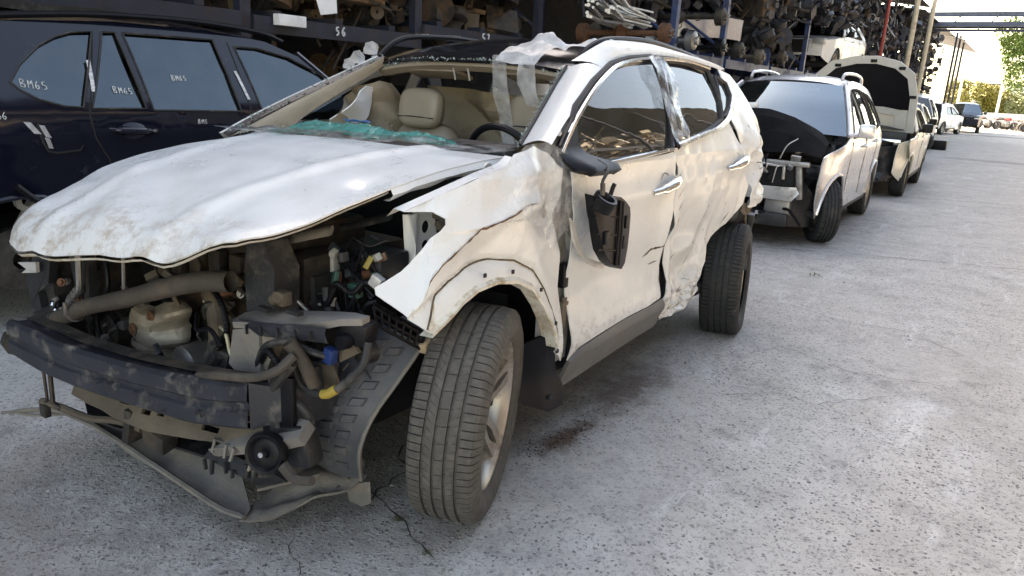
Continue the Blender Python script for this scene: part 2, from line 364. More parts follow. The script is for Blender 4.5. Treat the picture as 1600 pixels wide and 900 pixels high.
# ------------------------------------------------------------------ ground
def ground_material():
    m = bpy.data.materials.new('worn_concrete'); m.use_nodes = True; nt = m.node_tree; N = nt.nodes; L = nt.links
    b = N['Principled BSDF']; b.inputs['Roughness'].default_value = .85; b.inputs['Specular IOR Level'].default_value = .3
    tc = N.new('ShaderNodeTexCoord'); P = tc.outputs['Object']
    def noi(s, d=5, rg=.6, off=(0, 0, 0), sc=(1, 1, 1), rz=0):
        mp = N.new('ShaderNodeMapping'); mp.inputs[1].default_value = off; mp.inputs[3].default_value = sc; mp.inputs[2].default_value = (0, 0, rz); L.new(P, mp.inputs[0])
        n = N.new('ShaderNodeTexNoise'); n.inputs['Scale'].default_value = s; n.inputs['Detail'].default_value = d; n.inputs['Roughness'].default_value = rg; L.new(mp.outputs[0], n.inputs[0]); return n.outputs['Fac']
    def mr(x, a, c, lo=0.0, hi=1.0):
        r = N.new('ShaderNodeMapRange'); r.inputs[1].default_value = a; r.inputs[2].default_value = c; r.inputs[3].default_value = lo; r.inputs[4].default_value = hi; L.new(x, r.inputs[0]); return r.outputs[0]
    def ma(op, a, c):
        r = N.new('ShaderNodeMath'); r.operation = op
        for i, q in enumerate((a, c)):
            if isinstance(q, (int, float)): r.inputs[i].default_value = q
            else: L.new(q, r.inputs[i])
        return r.outputs[0]
    def mix(f, a, c):
        x = N.new('ShaderNodeMix'); x.data_type = 'RGBA'; L.new(f, x.inputs[0])
        for s_, q in ((x.inputs[6], a), (x.inputs[7], c)):
            if isinstance(q, tuple): s_.default_value = q + (1,)
            else: L.new(q, s_)
        return x.outputs[2]
    warp = N.new('ShaderNodeTexNoise'); warp.inputs['Scale'].default_value = 55; L.new(P, warp.inputs[0])
    wv = N.new('ShaderNodeVectorMath'); wv.operation = 'MULTIPLY_ADD'; L.new(warp.outputs['Color'], wv.inputs[0]); wv.inputs[1].default_value = (.026, .026, 0); L.new(P, wv.inputs[2])
    def vor(s, feat='F1', rnd=1.0):
        v = N.new('ShaderNodeTexVoronoi'); v.feature = feat; v.inputs['Scale'].default_value = s; v.inputs['Randomness'].default_value = rnd; L.new(wv.outputs[0], v.inputs[0]); return v
    v1 = vor(62); v2 = vor(120)
    big = noi(.55, 4); mid = noi(2.4, 7); fine = noi(90, 4); med = noi(14, 8, .7)
    base = mix(mr(big, .35, .65), (.45, .42, .385), (.53, .50, .46))
    base = mix(mr(mid, .46, .70, 0, .6), base, (.30, .28, .26))
    base = mix(mr(noi(1.1, 6, .6, (7, 3, 0)), .55, .72, 0, .55), base, (.52, .46, .39))          # tan film of dust
    base = mix(mr(noi(1.7, 8, .72, (2, 9, 0), (1, .55, 1), .5), .56, .68, 0, .85), base, (.64, .63, .61))    # chalky worn patches
    base = mix(mr(med, .35, .75, 0, .4), base, (.47, .46, .44))
    base = mix(mr(noi(5.5, 6, .7, (3, 5, 0)), .50, .66, 0, .55), base, (.57, .54, .50))
    base = mix(mr(noi(4.2, 7, .72, (8, 2, 0)), .54, .70, 0, .65), base, (.24, .225, .21))
    base = mix(mr(noi(3.0, 8, .75, (1, 4, 0), (1.6, .22, 1), .35), .57, .68, 0, .7), base, (.68, .66, .63))
    base = mix(mr(noi(26, 5, .7, (5, 5, 0)), .52, .72, 0, .5), base, (.27, .25, .235))
    # exposed stones, more of them where the surface is worn
    worn = mr(noi(.9, 5, .55, (4, 1, 0)), .32, .55, .45, 1.0)
    def stones(v, k, keep):
        pc = N.new('ShaderNodeSeparateColor'); L.new(v.outputs['Color'], pc.inputs[0])
        rad = mr(pc.outputs[k], keep, 1.0, .02, .46)                        # stones of every size, many cells bare
        return pc, mr(ma('SUBTRACT', rad, v.outputs['Distance']), -.03, .07)
    pick, s1 = stones(v1, 0, .25); st = ma('MULTIPLY', s1, worn)
    pick2, s2 = stones(v2, 1, .10); st2 = ma('MULTIPLY', s2, worn)
    v3 = vor(42); pick3, s3 = stones(v3, 2, .55); st3 = ma('MULTIPLY', s3, worn)
    stone = mix(pick.outputs[1], (.075, .073, .078), (.24, .215, .20))
    base = mix(ma('MULTIPLY', st, .9), base, stone)
    base = mix(ma('MULTIPLY', st2, .62), base, (.12, .115, .115))
    base = mix(ma('MULTIPLY', st3, .45), base, (.20, .185, .18))
    base = mix(ma('MULTIPLY', mr(fine, .6, .75), .5), base, (.58, .57, .55))
    # soil stains and painted-in shade, with soft ragged outlines
    def stain_shade(cx, cy, rx, ry, amt):
        mp = N.new('ShaderNodeMapping'); mp.inputs[1].default_value = (-cx / rx, -cy / ry, 0); mp.inputs[3].default_value = (1 / rx, 1 / ry, 0); L.new(P, mp.inputs[0])
        ln = N.new('ShaderNodeVectorMath'); ln.operation = 'LENGTH'; L.new(mp.outputs[0], ln.inputs[0])
        d = ma('ADD', ln.outputs['Value'], ma('MULTIPLY', ma('SUBTRACT', noi(7, 7, .7), .5), 2.2))
        return mr(d, .25, 1.05, amt, 0)
    for cx, cy, rx, ry, a, c in ((.87, .62, .09, .24, .95, (.13, .08, .055)), (.84, 1.3, .20, .6, .8, (.13, .09, .07)), (.2, -.1, .8, 1.0, .5, (.17, .155, .145)),  # soil by wheel and sill, then mostly shade painted under the engine bay
                                 (-.6, -1.2, 1.4, .5, .6, (.24, .215, .19)), (.1, 7.5, .9, 2.6, .6, (.11, .10, .095)), (1.9, 24, 2.2, .7, .5, (.12, .115, .11)), (.4, 47.5, 6, 1.6, .75, (.12, .11, .105))):  # painted shade at nose, under silver car and lane's end; one plain dark patch
        base = mix(stain_shade(cx, cy, rx, ry, a), base, c)
    L.new(base, b.inputs['Base Color'])
    h = ma('ADD', ma('MULTIPLY', mr(v1.outputs['Distance'], .1, .5, 1, 0), .5), ma('ADD', ma('MULTIPLY', med, 1.2), ma('MULTIPLY', fine, .5)))
    bp = N.new('ShaderNodeBump'); bp.inputs['Strength'].default_value = .8; bp.inputs['Distance'].default_value = .007
    L.new(h, bp.inputs['Height']); L.new(bp.outputs[0], b.inputs['Normal'])
    return m
M_ground = ground_material()
gm = MB()
gx = [-400, -60, -20, -8, -3] + [-3 + .25 * i for i in range(1, 33)] + [8, 14, 30, 80, 400]
gy = [-300, -40, -12, -4] + [-3.5 + .25 * i for i in range(0, 44)] + [9, 12, 16, 22, 30, 40, 55, 80, 140, 400, 1200]
gm.grid([[(x, y, (nz(x, y, 0, .7) * .012 if -3 < x < 5 and -3.5 < y < 7.2 and not (abs(x) < 1.3 and -.6 < y < 3.2) else 0)) for x in gx] for y in gy])
ground = gm.build('ground', M_ground, smooth=60); tag(ground, kind='structure')

M_crack = pm('crack_dirt', (.06, .055, .048), .95, var=.3, vs=20)
def crack(name, pts, w, seed, lab):
    r = random.Random(seed); P = resamp(pts, .05, closed=False); mb = MB(); a = []; b_ = []
    for i, p in enumerate(P):
        q = P[min(i + 1, len(P) - 1)]; o = P[max(0, i - 1)]; t = Vector((q[0] - o[0], q[1] - o[1])).normalized(); n = Vector((-t.y, t.x))
        j = r.uniform(-.014, .014); ww = w * r.uniform(.25, 1.0) * (1 if 1 < i < len(P) - 2 else .1)
        zz = .008 + nz(p[0], p[1], 0, .7) * .012
        a.append((p[0] + n.x * (j + ww), p[1] + n.y * (j + ww), zz)); b_.append((p[0] + n.x * (j - ww), p[1] + n.y * (j - ww), zz))
    mb.grid([a, b_]); o = mb.build(name, M_crack); tag(o, kind='structure', label=lab)
crack('pavement_crack', [(.63, -.34), (.565, -.225), (.56, -.05), (.42, .03), (.40, .2)], .007, 1, 'jagged dark crack in the concrete inside the front wheel')
crack('pavement_crack', [(.40, -.22), (.479, -.242), (.645, -.275), (.877, -.362), (1.042, -.425)], .005, 2, 'mossy crack running past the torn undertray')
crack('pavement_crack', [(.50, -.56), (.523, -.579), (.629, -.674), (.717, -.726), (.76, -.80)], .0025, 3, 'hairline crack in the concrete at the bottom of the picture')
crack('pavement_crack', [(-.2, 5.3), (.73, 5.87), (1.6, 6.25), (2.5, 6.62), (4, 7.2)], .008, 4, 'long slab joint crossing the lane ahead of the silver car')
crack('pavement_crack', [(1.0, 3.6), (1.5, 3.4), (1.9, 3.5), (2.3, 3.1)], .003, 5, 'thin crack beside the flat rear tyre')
crack('pavement_crack', [(1.2, 1.5), (1.5, 1.8), (1.65, 1.75), (2.0, 2.2)], .0025, 6, 'thin crack in the concrete beside the sill')
crack('pavement_crack', [(-1.5, 11), (.5, 11.8), (2.4, 12.5), (5, 13.4)], .010, 7, 'slab joint far down the lane')
crack('pavement_crack', [(1.25, 2.6), (1.7, 2.4), (2.3, 2.55)], .0025, 9, 'hairline crack crossing the lane level with the rear door')
# loose grit, soil crumbs, weeds
def grit(name, spots, mat, lab, smin, smax, seed):
    r = random.Random(seed); mb = MB()
    for cx, cy, rx, ry, n in spots:
        for _ in range(n):
            x, y = r.gauss(cx, rx), r.gauss(cy, ry); s = r.uniform(smin, smax) * (1 if r.random() < .85 else 2)
            a = r.uniform(0, 6.28); z = nz(x, y, 0, .7) * .012 if not (abs(x) < 1.3 and -.6 < y < 3.2) else 0
            P = [(x + math.cos(a + k * 2.1) * s * r.uniform(.6, 1.1), y + math.sin(a + k * 2.1) * s * r.uniform(.6, 1.1), z + .001) for k in range(3)]
            mb.add(P + [(x + r.uniform(-.3, .3) * s, y + r.uniform(-.3, .3) * s, z + s * r.uniform(.5, 1))], [(0, 1, 3), (1, 2, 3), (2, 0, 3)])
    o = mb.build(name, mat, smooth=0); tag(o, kind='stuff', label=lab)
M_grit = pm('grit', (.30, .29, .28), .9, var=.5, vs=90); M_soil = pm('soil', (.075, .045, .03), .95, var=.4, vs=50)
grit('gravel', [(1.6, .2, 1.0, 1.4, 900), (.2, -1.3, .8, .35, 500), (1.8, 3, 1.0, 1.6, 500)], M_grit, 'loose grit on the concrete', .0025, .006, 11)
grit('soil', [(.86, .60, .035, .12, 420), (.89, .76, .02, .06, 160), (.84, .48, .035, .05, 160), (.88, 1.35, .05, .28, 220)], M_soil, 'dark crumbs of soil beside the front wheel and sill', .0015, .0045, 12)
M_weed = pm('weed_leaf', (.10, .13, .035), .7, var=.4, vs=30)
def weeds(spots, seed=3):
    r = random.Random(seed); mb = MB()
    for cx, cy, n, s in spots:
        for _ in range(n):
            a = r.uniform(0, 6.28); l = s * r.uniform(.5, 1); x, y = cx + r.gauss(0, s * .9), cy + r.gauss(0, s * .9); d = Vector((math.cos(a), math.sin(a), 0)); n_ = Vector((-d.y, d.x, 0)) * l * .12
            p = Vector((x, y, .003)); mb.add([p - n_, p + n_, p + d * l * .5 + Vector((0, 0, l * .5)) + n_, p + d * l * .5 + Vector((0, 0, l * .5)) - n_, p + d * l + Vector((0, 0, l * .35))], [(0, 1, 2, 3), (3, 2, 4)])
    o = mb.build('weeds', M_weed, smooth=0); tag(o, kind='stuff', label='small weeds and moss growing in the pavement cracks')
weeds([(.55, -.26, 70, .010), (.75, -.31, 80, .010), (.95, -.39, 50, .010), (.98, 4.75, 16, .035), (1.06, -.44, 25, .008)])
# ================================================================== wheels (one tyre mesh and one rim mesh shared by the cars)
def tyre_mesh(name, Ro=.37, w=.235, rim=.235, seg=176, flat=0.0):
    """treaded tyre; axle along X, outer face at +X"""
    h = w / 2; grooves = (-.055, -.019, .019, .055); prof = []
    prof += [(-h * .86, rim), (-h * 1.0, rim + .02), (-h * 1.06, (rim + Ro) / 2), (-h * 1.0, Ro - .035), (-h * .93, Ro - .014), (-h * .84, Ro - .005)]
    xs_ = []
    for g in grooves: xs_ += [(g - .0055, 1), (g - .0045, 0), (g + .0045, 0), (g + .0055, 1)]
    for x, up in xs_: prof.append((x, Ro - (0 if up else .010)))
    prof += [(h * .84, Ro - .005), (h * .93, Ro - .014), (h * 1.0, Ro - .035), (h * 1.05, Ro - .05), (h * 1.06, (rim + Ro) / 2 - .005), (h * 1.0, rim + .02), (h * .90, rim + .006), (h * .86, rim)]
    vs = []; fs = []; m = len(prof); N = seg // 2; ths = []
    for p in range(N): ths += [(p, 0.0, 1), (p, .84, 1), (p, .86, 0), (p, .98, 0)]
    seg = len(ths)
    for p, f, up in ths:
        for i, (a, r) in enumerate(prof):
            rr = r; sh = 0.0
            if r > Ro - .045:
                if abs(a) > .06: sh = 0.0 if a > 0 else .5; rr -= 0 if up else .009
                elif .026 < abs(a) < .05: sh = .25 if a > 0 else .75; rr -= 0 if up else .0035
                elif abs(a) < .016 and p % 2: rr -= 0 if up else .004
            th = 2 * math.pi * (p + f + sh + a * 3.0 * (abs(a) < .05)) / N
            y, z = rr * math.sin(th), rr * math.cos(th)
            if flat and z < -(Ro - flat):
                d = -(Ro - flat) - z; z = -(Ro - flat) - d * .05; a = a * (1 + 3.0 * d)
            elif flat and z < -(Ro - flat) + .10: a = a * (1 + .8 * flat * (1 - (z + Ro - flat) / .10))
            vs.append((a, y, z))
    for k in range(seg):
        for i in range(m - 1): fs.append((k * m + i, k * m + i + 1, ((k + 1) % seg) * m + i + 1, ((k + 1) % seg) * m + i))
    mb = MB(); mb.add(vs, fs); return mb.mesh(name, 25)
def rim_mesh(name, Rr=.236, w=.20, spokes=5, twin=True, hub=.035):
    mb = MB(); h = w / 2
    mb.lathe([(-h, Rr + .004), (-h * .8, Rr - .02), (h * .55, Rr - .028), (h * .75, Rr - .016), (h * .93, Rr - .004), (h * .98, Rr + .006), (h * .93, Rr + .009)], 48)
    mb.lathe([(-h * .2, Rr - .03), (-h * .1, .02)], 32)                      # dark drum/disc behind the spokes
    mb.lathe([(h * .25, .001), (h * .48, .028), (h * .50, .034), (h * .40, .062), (h * .05, .07)], 24)
    for k in range(spokes):
        for d in ((-.17, .17) if twin else (0,)):
            a0, a1 = 2 * math.pi * k / spokes + d * 1.7, 2 * math.pi * k / spokes + d * .75
            def P(r, a, x, o): return Vector((x, r * math.sin(a) + o * math.cos(a), r * math.cos(a) - o * math.sin(a)))
            w0, w1 = .017, .022
            ins = [P(.045, a0, h * .42, -w0), P(.045, a0, h * .42, w0), P(Rr * .6, (a0 + a1) / 2, h * .62, w0 * .8), P(Rr * .6, (a0 + a1) / 2, h * .62, -w0 * .8), P(Rr - .02, a1, h * .80, -w1), P(Rr - .02, a1, h * .80, w1)]
            bk = [p - Vector((h * .35, 0, 0)) for p in ins]
            n = 6; mb.add(ins + bk, [(0, 1, 2, 3), (3, 2, 5, 4), (6, 9, 8, 7), (9, 10, 11, 8), (0, 3, 9, 6), (3, 4, 10, 9), (1, 7, 8, 2), (2, 8, 11, 5), (0, 6, 7, 1), (4, 5, 11, 10)])
    for k in range(5):
        a = 2 * math.pi * (k + .5) / 5; mb.lathe([(h * .30, 0.0001), (h * .46, .007), (h * .46, .010), (h * .2, .011)], 8, c=(0, .05 * math.sin(a), .05 * math.cos(a)))
    return mb.mesh(name, 35)
T_main = tyre_mesh('tyre'); T_flat = tyre_mesh('flat_tyre', flat=.045); T_far = tyre_mesh('plain_tyre', Ro=.34, w=.215, rim=.225, seg=60)
R_main = rim_mesh('rim'); R_far = rim_mesh('plain_rim', Rr=.226, w=.18, spokes=6, twin=False)
def wheel(parent, loc, rz=0.0, camber=0.0, tyre=None, rim=None, tm=None, rmt=None, side=1, name='wheel'):
    e = empty(name, loc, 0, parent); e.rotation_mode = 'XYZ'
    e.rotation_euler = (0, camber, rz + (0 if side > 0 else math.pi))
    t = link('tyre', tyre or T_far, None, e); r = link('rim', rim or R_far, None, e)
    if not t.data.materials: t.data.materials.append(tm or M_tyre2)
    if not r.data.materials: r.data.materials.append(rmt or M_alloy)
    return e
T_main.materials.append(M_tyre); T_flat.materials.append(M_tyre2); T_far.materials.append(M_tyre2)
# ================================================================== the wrecked white SUV (front axle Y=0, heading -Y, its left side at +X)
SUV = empty('wrecked_suv', (0, 0, 0))
tag(SUV, 'wrecked white SUV with open engine bay, torn off nose and dented side, nearest the camera', 'car')
def xs(y, z):
    w = .94 - .13 * sm((-.15 - y) / .75)
    if y > 2.5: w -= .16 * ((y - 2.5) / 1.1) ** 2
    if z > 1.2: w -= (z - 1.2) * .40 + (z - 1.2) ** 2 * .30
    if z < .45: w -= (.45 - z) * .15
    return w
OUT = dict(
 fender=[(-.471,1.136),(-.328,1.174),(-.152,1.216),(-.009,1.24),(.046,1.273),(.194,1.292),(.29,1.263),(.351,1.211),(.365,1.119),(.352,1.01),(.388,.764),(.402,.55),(.392,.449),(.31,.545),(.292,.571),(.265,.646),(.207,.727),(.132,.805),(.04,.849),(-.077,.869),(-.183,.863),(-.25,.838),(-.317,.792),(-.377,.754),(-.455,.827),(-.546,.9),(-.55,.922),(-.457,.956),(-.431,.976),(-.399,1.011),(-.377,1.047),(-.343,1.066),(-.322,1.084),(-.325,1.103),(-.368,1.126)],
 front_door=[(.392,1.195),(.431,.918),(.472,.562),(.486,.417),(.544,.461),(.719,.477),(.962,.49),(1.225,.493),(1.391,.5),(1.41,.572),(1.345,.668),(1.360,.763),(1.420,.852),(1.392,.952),(1.419,1.044),(1.429,1.145),(1.339,1.228),(.995,1.216),(.59,1.197)],
 sill=[(.486,.412),(.544,.456),(.719,.472),(.962,.485),(1.225,.488),(1.391,.495),(1.425,.414),(1.431,.323),(.522,.271)],
 rear_door=[(1.375,1.235),(1.462,1.143),(1.459,1.04),(1.452,.948),(1.498,.846),(1.462,.754),(1.452,.658),(1.478,.564),(1.44,.472),(1.429,.42),(1.514,.335),(1.709,.339),(1.958,.375),(1.985,.421),(1.97,.462),(2.079,.563),(2.11,.653),(2.348,.754),(2.516,.865),(2.521,.97),(2.412,1.111),(2.313,1.261),(2.265,1.349),(2.086,1.318),(1.837,1.281)],
 quarter=[(2.305,1.356),(2.358,1.26),(2.461,1.109),(2.575,.966),(2.558,.856),(2.708,.812),(2.958,.838),(3.114,.907),(3.10,1.122),(3.06,1.222),(2.95,1.287),(2.85,1.384),(2.79,1.475),(2.72,1.548),(2.634,1.615),(2.461,1.641),(2.455,1.59),(2.49,1.527),(2.491,1.484),(2.367,1.401)],
 glass_front=[(.602,1.22),(.453,1.283),(.494,1.357),(.565,1.415),(.796,1.515),(1.037,1.596),(1.23,1.627),(1.504,1.65),(1.586,1.643),(1.521,1.521),(1.34,1.239)],
 glass_rear=[(1.662,1.641),(1.944,1.642),(2.237,1.617),(2.232,1.521),(2.22,1.453),(2.147,1.368),(1.868,1.315),(1.423,1.257),(1.45,1.329),(1.561,1.507)],
 glass_quarter=[(2.329,1.586),(2.448,1.554),(2.44,1.497),(2.352,1.436),(2.23,1.388),(2.185,1.384),(2.262,1.487)],
 arch_liner=[(.275,.57),(.334,.568),(.418,.449),(.492,.309),(.478,.226),(.37,.232),(.134,.341),(.104,.437)])
def seg_d(u, v, P):
    d = 9
    for i in range(len(P) - 1):
        ax, ay = P[i]; bx, by = P[i + 1]; dx, dy = bx - ax, by - ay; L = dx * dx + dy * dy
        t = min(1, max(0, ((u - ax) * dx + (v - ay) * dy) / L)); d = min(d, math.hypot(u - ax - t * dx, v - ay - t * dy))
    return d
TEAR = [(-.389,.856),(-.362,.911),(-.32,.955),(-.244,1.005),(-.156,1.049),(-.054,1.064),(.019,1.076),(.074,1.103),(.165,1.105)]
ARCH = [(.31,.545),(.265,.646),(.207,.727),(.132,.805),(.04,.849),(-.077,.869),(-.183,.863),(-.25,.838),(-.317,.792),(-.377,.754)]
def d_body(y, z):                                   # pressed body lines every panel shares
    d = .012 * math.exp(-((z - (1.02 + .035 * y)) / .05) ** 2)
    d -= .020 * math.exp(-((z - .72) / .11) ** 2)
    d += .010 * math.exp(-((z - .50) / .05) ** 2)
    return d + nz(y, z, 3, 2.2) * .006
def tear_z(y):
    if y <= TEAR[0][0]: return TEAR[0][1] + (y - TEAR[0][0]) * 1.2
    for (a, za), (b, zb) in zip(TEAR, TEAR[1:]):
        if y <= b: return lerp(za, zb, (y - a) / (b - a))
    return TEAR[-1][1] + (y - TEAR[-1][0]) * .3
def d_fender(y, z):
    k = sm((z - .80) / .25)
    d = facet(y, z, .18, 3, .5, .8) * .034 * k + facet(y, z, .07, 8, 1.2) * .010 * k
    td = seg_d(y, z, TEAR); d += .014 * max(0, 1 - td / .05)                     # folded ridge along the tear
    if z < 1.05: d -= .012 * max(0, 1 - td / .10)
    d -= .05 * gauss(y, z, .28, 1.08, .09, .16) + .03 * gauss(y, z, -.12, .96, .09, .06)
    a = seg_d(y, z, ARCH); d += .016 * max(0, 1 - a / .055) - .014 * math.exp(-((a - .066) / .012) ** 2)
    d += facet(y, z, .12, 5, .2, 1.8) * .045 * sm((y - .05) / .2)
    return d + nz(y, z, 0, 4) * .008
def fold(y, z): return .32 * max(0, z - tear_z(y)) * (1 - sm((y - .10) / .15))      # wing top folded inboard along the tear
def fender_fn(y, z):
    f = fold(y, z); return (xs(y, z) + d_fender(y, z) - f, y + f * (1.39 + .7 * y), z - f * (1.06 - .7 * z))
def d_fdoor(y, z):
    d = d_body(y, z) + facet(y, z, .24, 14, .9) * .012 * sm((y - .75) / .4)
    d -= .060 * gauss(y, z, 1.45, .80, .06, .3) - .026 * gauss(y, z, 1.34, .92, .045, .25)
    d += facet(y, z, .16, 19, .2, 2.2) * .022 * sm((y - 1.05) / .25) * sm((1.12 - z) / .2)
    d -= .018 * gauss(y, z, .70, .72, .16, .10)
    d += facet(y, z, .12, 4, .3) * .014 * math.exp(-((y - .43) / .14) ** 2)
    return d
def d_rdoor(y, z):
    k = sm((1.30 - z) / .25)
    d = d_body(y, z) + facet(y, z, .30, 21, .7, 1.2) * .105 * k + facet(y, z, .12, 23, 2.0) * .030 * k * sm((y - 1.45) / .3)
    d += .030 * gauss(y, z, 1.50, .75, .05, .5) - .055 * gauss(y, z, 1.75, .55, .22, .10) + .035 * gauss(y, z, 1.72, .70, .14, .05)
    low = sm((.50 - z) / .08); d += low * (facet(y, z, .05, 29, .4, .5) * .035 - .02)
    return d
def d_quarter(y, z):
    k = sm((1.45 - z) / .3)
    return facet(y, z, .20, 33, 1.1) * .11 * k + facet(y, z, .08, 35, .3) * .04 * k - .05 * k * sm((y - 2.85) / .25)
def side_fn(disp, off=0.0): return lambda y, z: (xs(y, z) + disp(y, z) + off, y, z)

def suv_paint():
    """aged white paint: brown grime in ragged patches, rain-spotted film, rusty chips"""
    m = bpy.data.materials.new('grimy_white_paint'); m.use_nodes = True; nt = m.node_tree; N = nt.nodes; L = nt.links; b = N['Principled BSDF']
    tc = N.new('ShaderNodeTexCoord'); P = tc.outputs['Object']
    def noi(s, d=6, rg=.6, sc=(1, 1, 1), rot=(0, 0, 0)):
        mp = N.new('ShaderNodeMapping'); mp.inputs[3].default_value = sc; mp.inputs[2].default_value = rot; L.new(P, mp.inputs[0])
        n = N.new('ShaderNodeTexNoise'); n.inputs['Scale'].default_value = s; n.inputs['Detail'].default_value = d; n.inputs['Roughness'].default_value = rg; L.new(mp.outputs[0], n.inputs[0]); return n.outputs['Fac']
    def mr(x, a, c, lo=0.0, hi=1.0):
        r = N.new('ShaderNodeMapRange'); r.inputs[1].default_value = a; r.inputs[2].default_value = c; r.inputs[3].default_value = lo; r.inputs[4].default_value = hi; L.new(x, r.inputs[0]); return r.outputs[0]
    def ma(op, a, c):
        r = N.new('ShaderNodeMath'); r.operation = op
        for i, q in enumerate((a, c)):
            if isinstance(q, (int, float)): r.inputs[i].default_value = q
            else: L.new(q, r.inputs[i])
        return r.outputs[0]
    def mix(f, a, c):
        x = N.new('ShaderNodeMix'); x.data_type = 'RGBA'; L.new(f, x.inputs[0])
        for s_, q in ((x.inputs[6], a), (x.inputs[7], c)):
            if isinstance(q, tuple): s_.default_value = q + (1,)
            else: L.new(q, s_)
        return x.outputs[2]
    sp = N.new('ShaderNodeSeparateXYZ'); L.new(P, sp.inputs[0])
    c = mix(mr(noi(2.5), .35, .65), (.675, .68, .67), (.725, .73, .72))
    c = mix(mr(noi(6.5, 8, .78), .50, .72, 0, .38), c, (.50, .475, .43))
    fine = noi(260, 3, .5); c = mix(ma('MULTIPLY', mr(fine, .62, .70), mr(noi(7, 4), .48, .62, 0, .55)), c, (.34, .31, .28))     # rain-spot specks
    c = mix(mr(noi(60, 8, .8, (1, .12, 1), (0, 0, .45)), .62, .74, 0, .5), c, (.50, .45, .37))                 # drag scratches
    edge = ma('MULTIPLY', mr(sp.outputs[1], -.62, -.93), mr(noi(13, 8, .78), .47, .62, 0, .65)); c = mix(edge, c, (.30, .19, .09))  # mud caked on the bonnet lip
    low = ma('MULTIPLY', mr(sp.outputs[2], .60, .40), mr(noi(24, 9, .8), .52, .58, 0, .8)); c = mix(low, c, (.11, .075, .05))
    lowg = ma('MULTIPLY', mr(sp.outputs[2], .80, .42, 0, .6), mr(noi(12, 7, .7), .40, .65)); c = mix(lowg, c, (.54, .515, .47))
    rear = ma('MULTIPLY', mr(sp.outputs[1], 1.9, 2.6), mr(noi(17, 9, .78), .60, .645, 0, .85)); c = mix(rear, c, (.09, .05, .035))
    chips = ma('MULTIPLY', mr(noi(38, 9, .85), .70, .72), .8); c = mix(chips, c, (.13, .08, .055))
    L.new(c, b.inputs['Base Color'])
    L.new(mr(noi(4, 8, .7), .35, .7, .22, .55), b.inputs['Roughness']); b.inputs['Coat Weight'].default_value = .25; b.inputs['Coat Roughness'].default_value = .12
    bp = N.new('ShaderNodeBump'); bp.inputs['Strength'].default_value = .25; bp.inputs['Distance'].default_value = .003
    L.new(ma('ADD', fine, ma('MULTIPLY', noi(30, 4), .6)), bp.inputs['Height']); L.new(bp.outputs[0], b.inputs['Normal'])
    return m
M_suv = suv_paint()
M_drip = pm('arch_grime_paint', (.66, .635, .56), .5, var=.1, dirt=(.33, .22, .11), damt=.4, ds=14)

fender = sheet('fender', OUT['fender'], fender_fn, M_suv, SUV, res=.013, thick=.005, smooth=14)
tag(fender, 'crumpled front wing with a rusty torn crease')
fdoor = sheet('front_door', OUT['front_door'], side_fn(d_fdoor), M_suv, SUV, res=.02, thick=.005, smooth=16)
rdoor = sheet('rear_door', OUT['rear_door'], side_fn(d_rdoor), M_suv, SUV, res=.013, thick=.005, smooth=14)
tag(rdoor, 'rear door buckled and scraped along its lower edge')
quarter = sheet('quarter_panel', OUT['quarter'], side_fn(d_quarter), M_suv, SUV, res=.014, thick=.005, smooth=14)
sill = sheet('sill_cladding', OUT['sill'], lambda y, z: (xs(y, z) - .01 + .03 * math.exp(-((z - (.43 + .02 * y)) / .05) ** 2) - .02 * sm((.36 - z) / .06), y, z), M_sill, SUV, res=.03, thick=.015)
arch_l = sheet('mud_flap', OUT['arch_liner'], lambda y, z: (xs(y, z) - .10 + .10 * sm((y - .18) / .16) - .03 * math.sin((z - .3) * 14), y, z), M_blackc, SUV, res=.03, thick=.012)
for a in [(.36, .50), (.40, .38), (.38, .29)]:
    MB().lathe([(0, .0001), (.006, .006), (.006, .009), (0, .011)], 10, c=(xs(*a) + .012, a[0], a[1])).build('clip', M_rub, arch_l)
sheet('rear_sill', [(1.43,.33),(1.52,.30),(1.72,.30),(1.96,.335),(2.0,.40),(1.70,.36),(1.50,.36)], lambda y, z: (xs(y, z) - .06, y, z), M_blackc, SUV, res=.05, thick=.05)
# folded returns of wing and arch lip, grimy
mb = MB(); rows = []
AL = resamp(ARCH, .03, closed=False)
for off, dz in ((.012, 0), (.010, -.012), (-.03, -.016)):
    rows.append([(xs(y, z) + d_fender(y, z) * (1 if off > 0 else .3) + off, y + (-.0), z + dz) for y, z in AL])
mb.grid(rows).build('arch_lip', M_drip, fender)
AO = []
for i, (y, z) in enumerate(AL):
    q = AL[min(i + 1, len(AL) - 1)]; o = AL[max(i - 1, 0)]; t = Vector((q[0] - o[0], q[1] - o[1])).normalized(); n = Vector((t.y, -t.x))
    if n.dot(Vector((y + .03, z - .45))) < 0: n = -n
    w = .058 * sm((i + 1) / 4) * sm((len(AL) - i) / 4) + .006; AO.append((y + n.x * w, z + n.y * w))
def arch_x(y, z): return xs(y, z) + d_fender(y, z) + .007
MB().grid([[(arch_x(y, z) - .006, y, z) for y, z in AO], [(arch_x(y, z), lerp(y, b[0], .12), lerp(z, b[1], .12)) for (y, z), b in zip(AO, AL)], [(arch_x(y, z) + .004, lerp(y, b[0], .6), lerp(z, b[1], .6)) for (y, z), b in zip(AO, AL)], [(arch_x(y, z) + .004, y, z) for y, z in AL]]).build('arch_flange', M_drip, fender)
MB().tube([(arch_x(y, z) - .004, y, z) for y, z in AO], .0032, 5).build('arch_seam', pm('seam_dirt', (.10, .075, .05), .9, var=.5, vs=40), fender)
for k in (3, 9, 15, 20):
    if k < len(AL):
        y, z = lerp(AL[k][0], AO[k][0], .45), lerp(AL[k][1], AO[k][1], .45); MB().box((arch_x(y, z) + .004, y, z), (.006, .011, .013)).build('clip_hole', M_dark, fender)
mb = MB(); TL = resamp(TEAR, .018, closed=False); rr = random.Random(5)
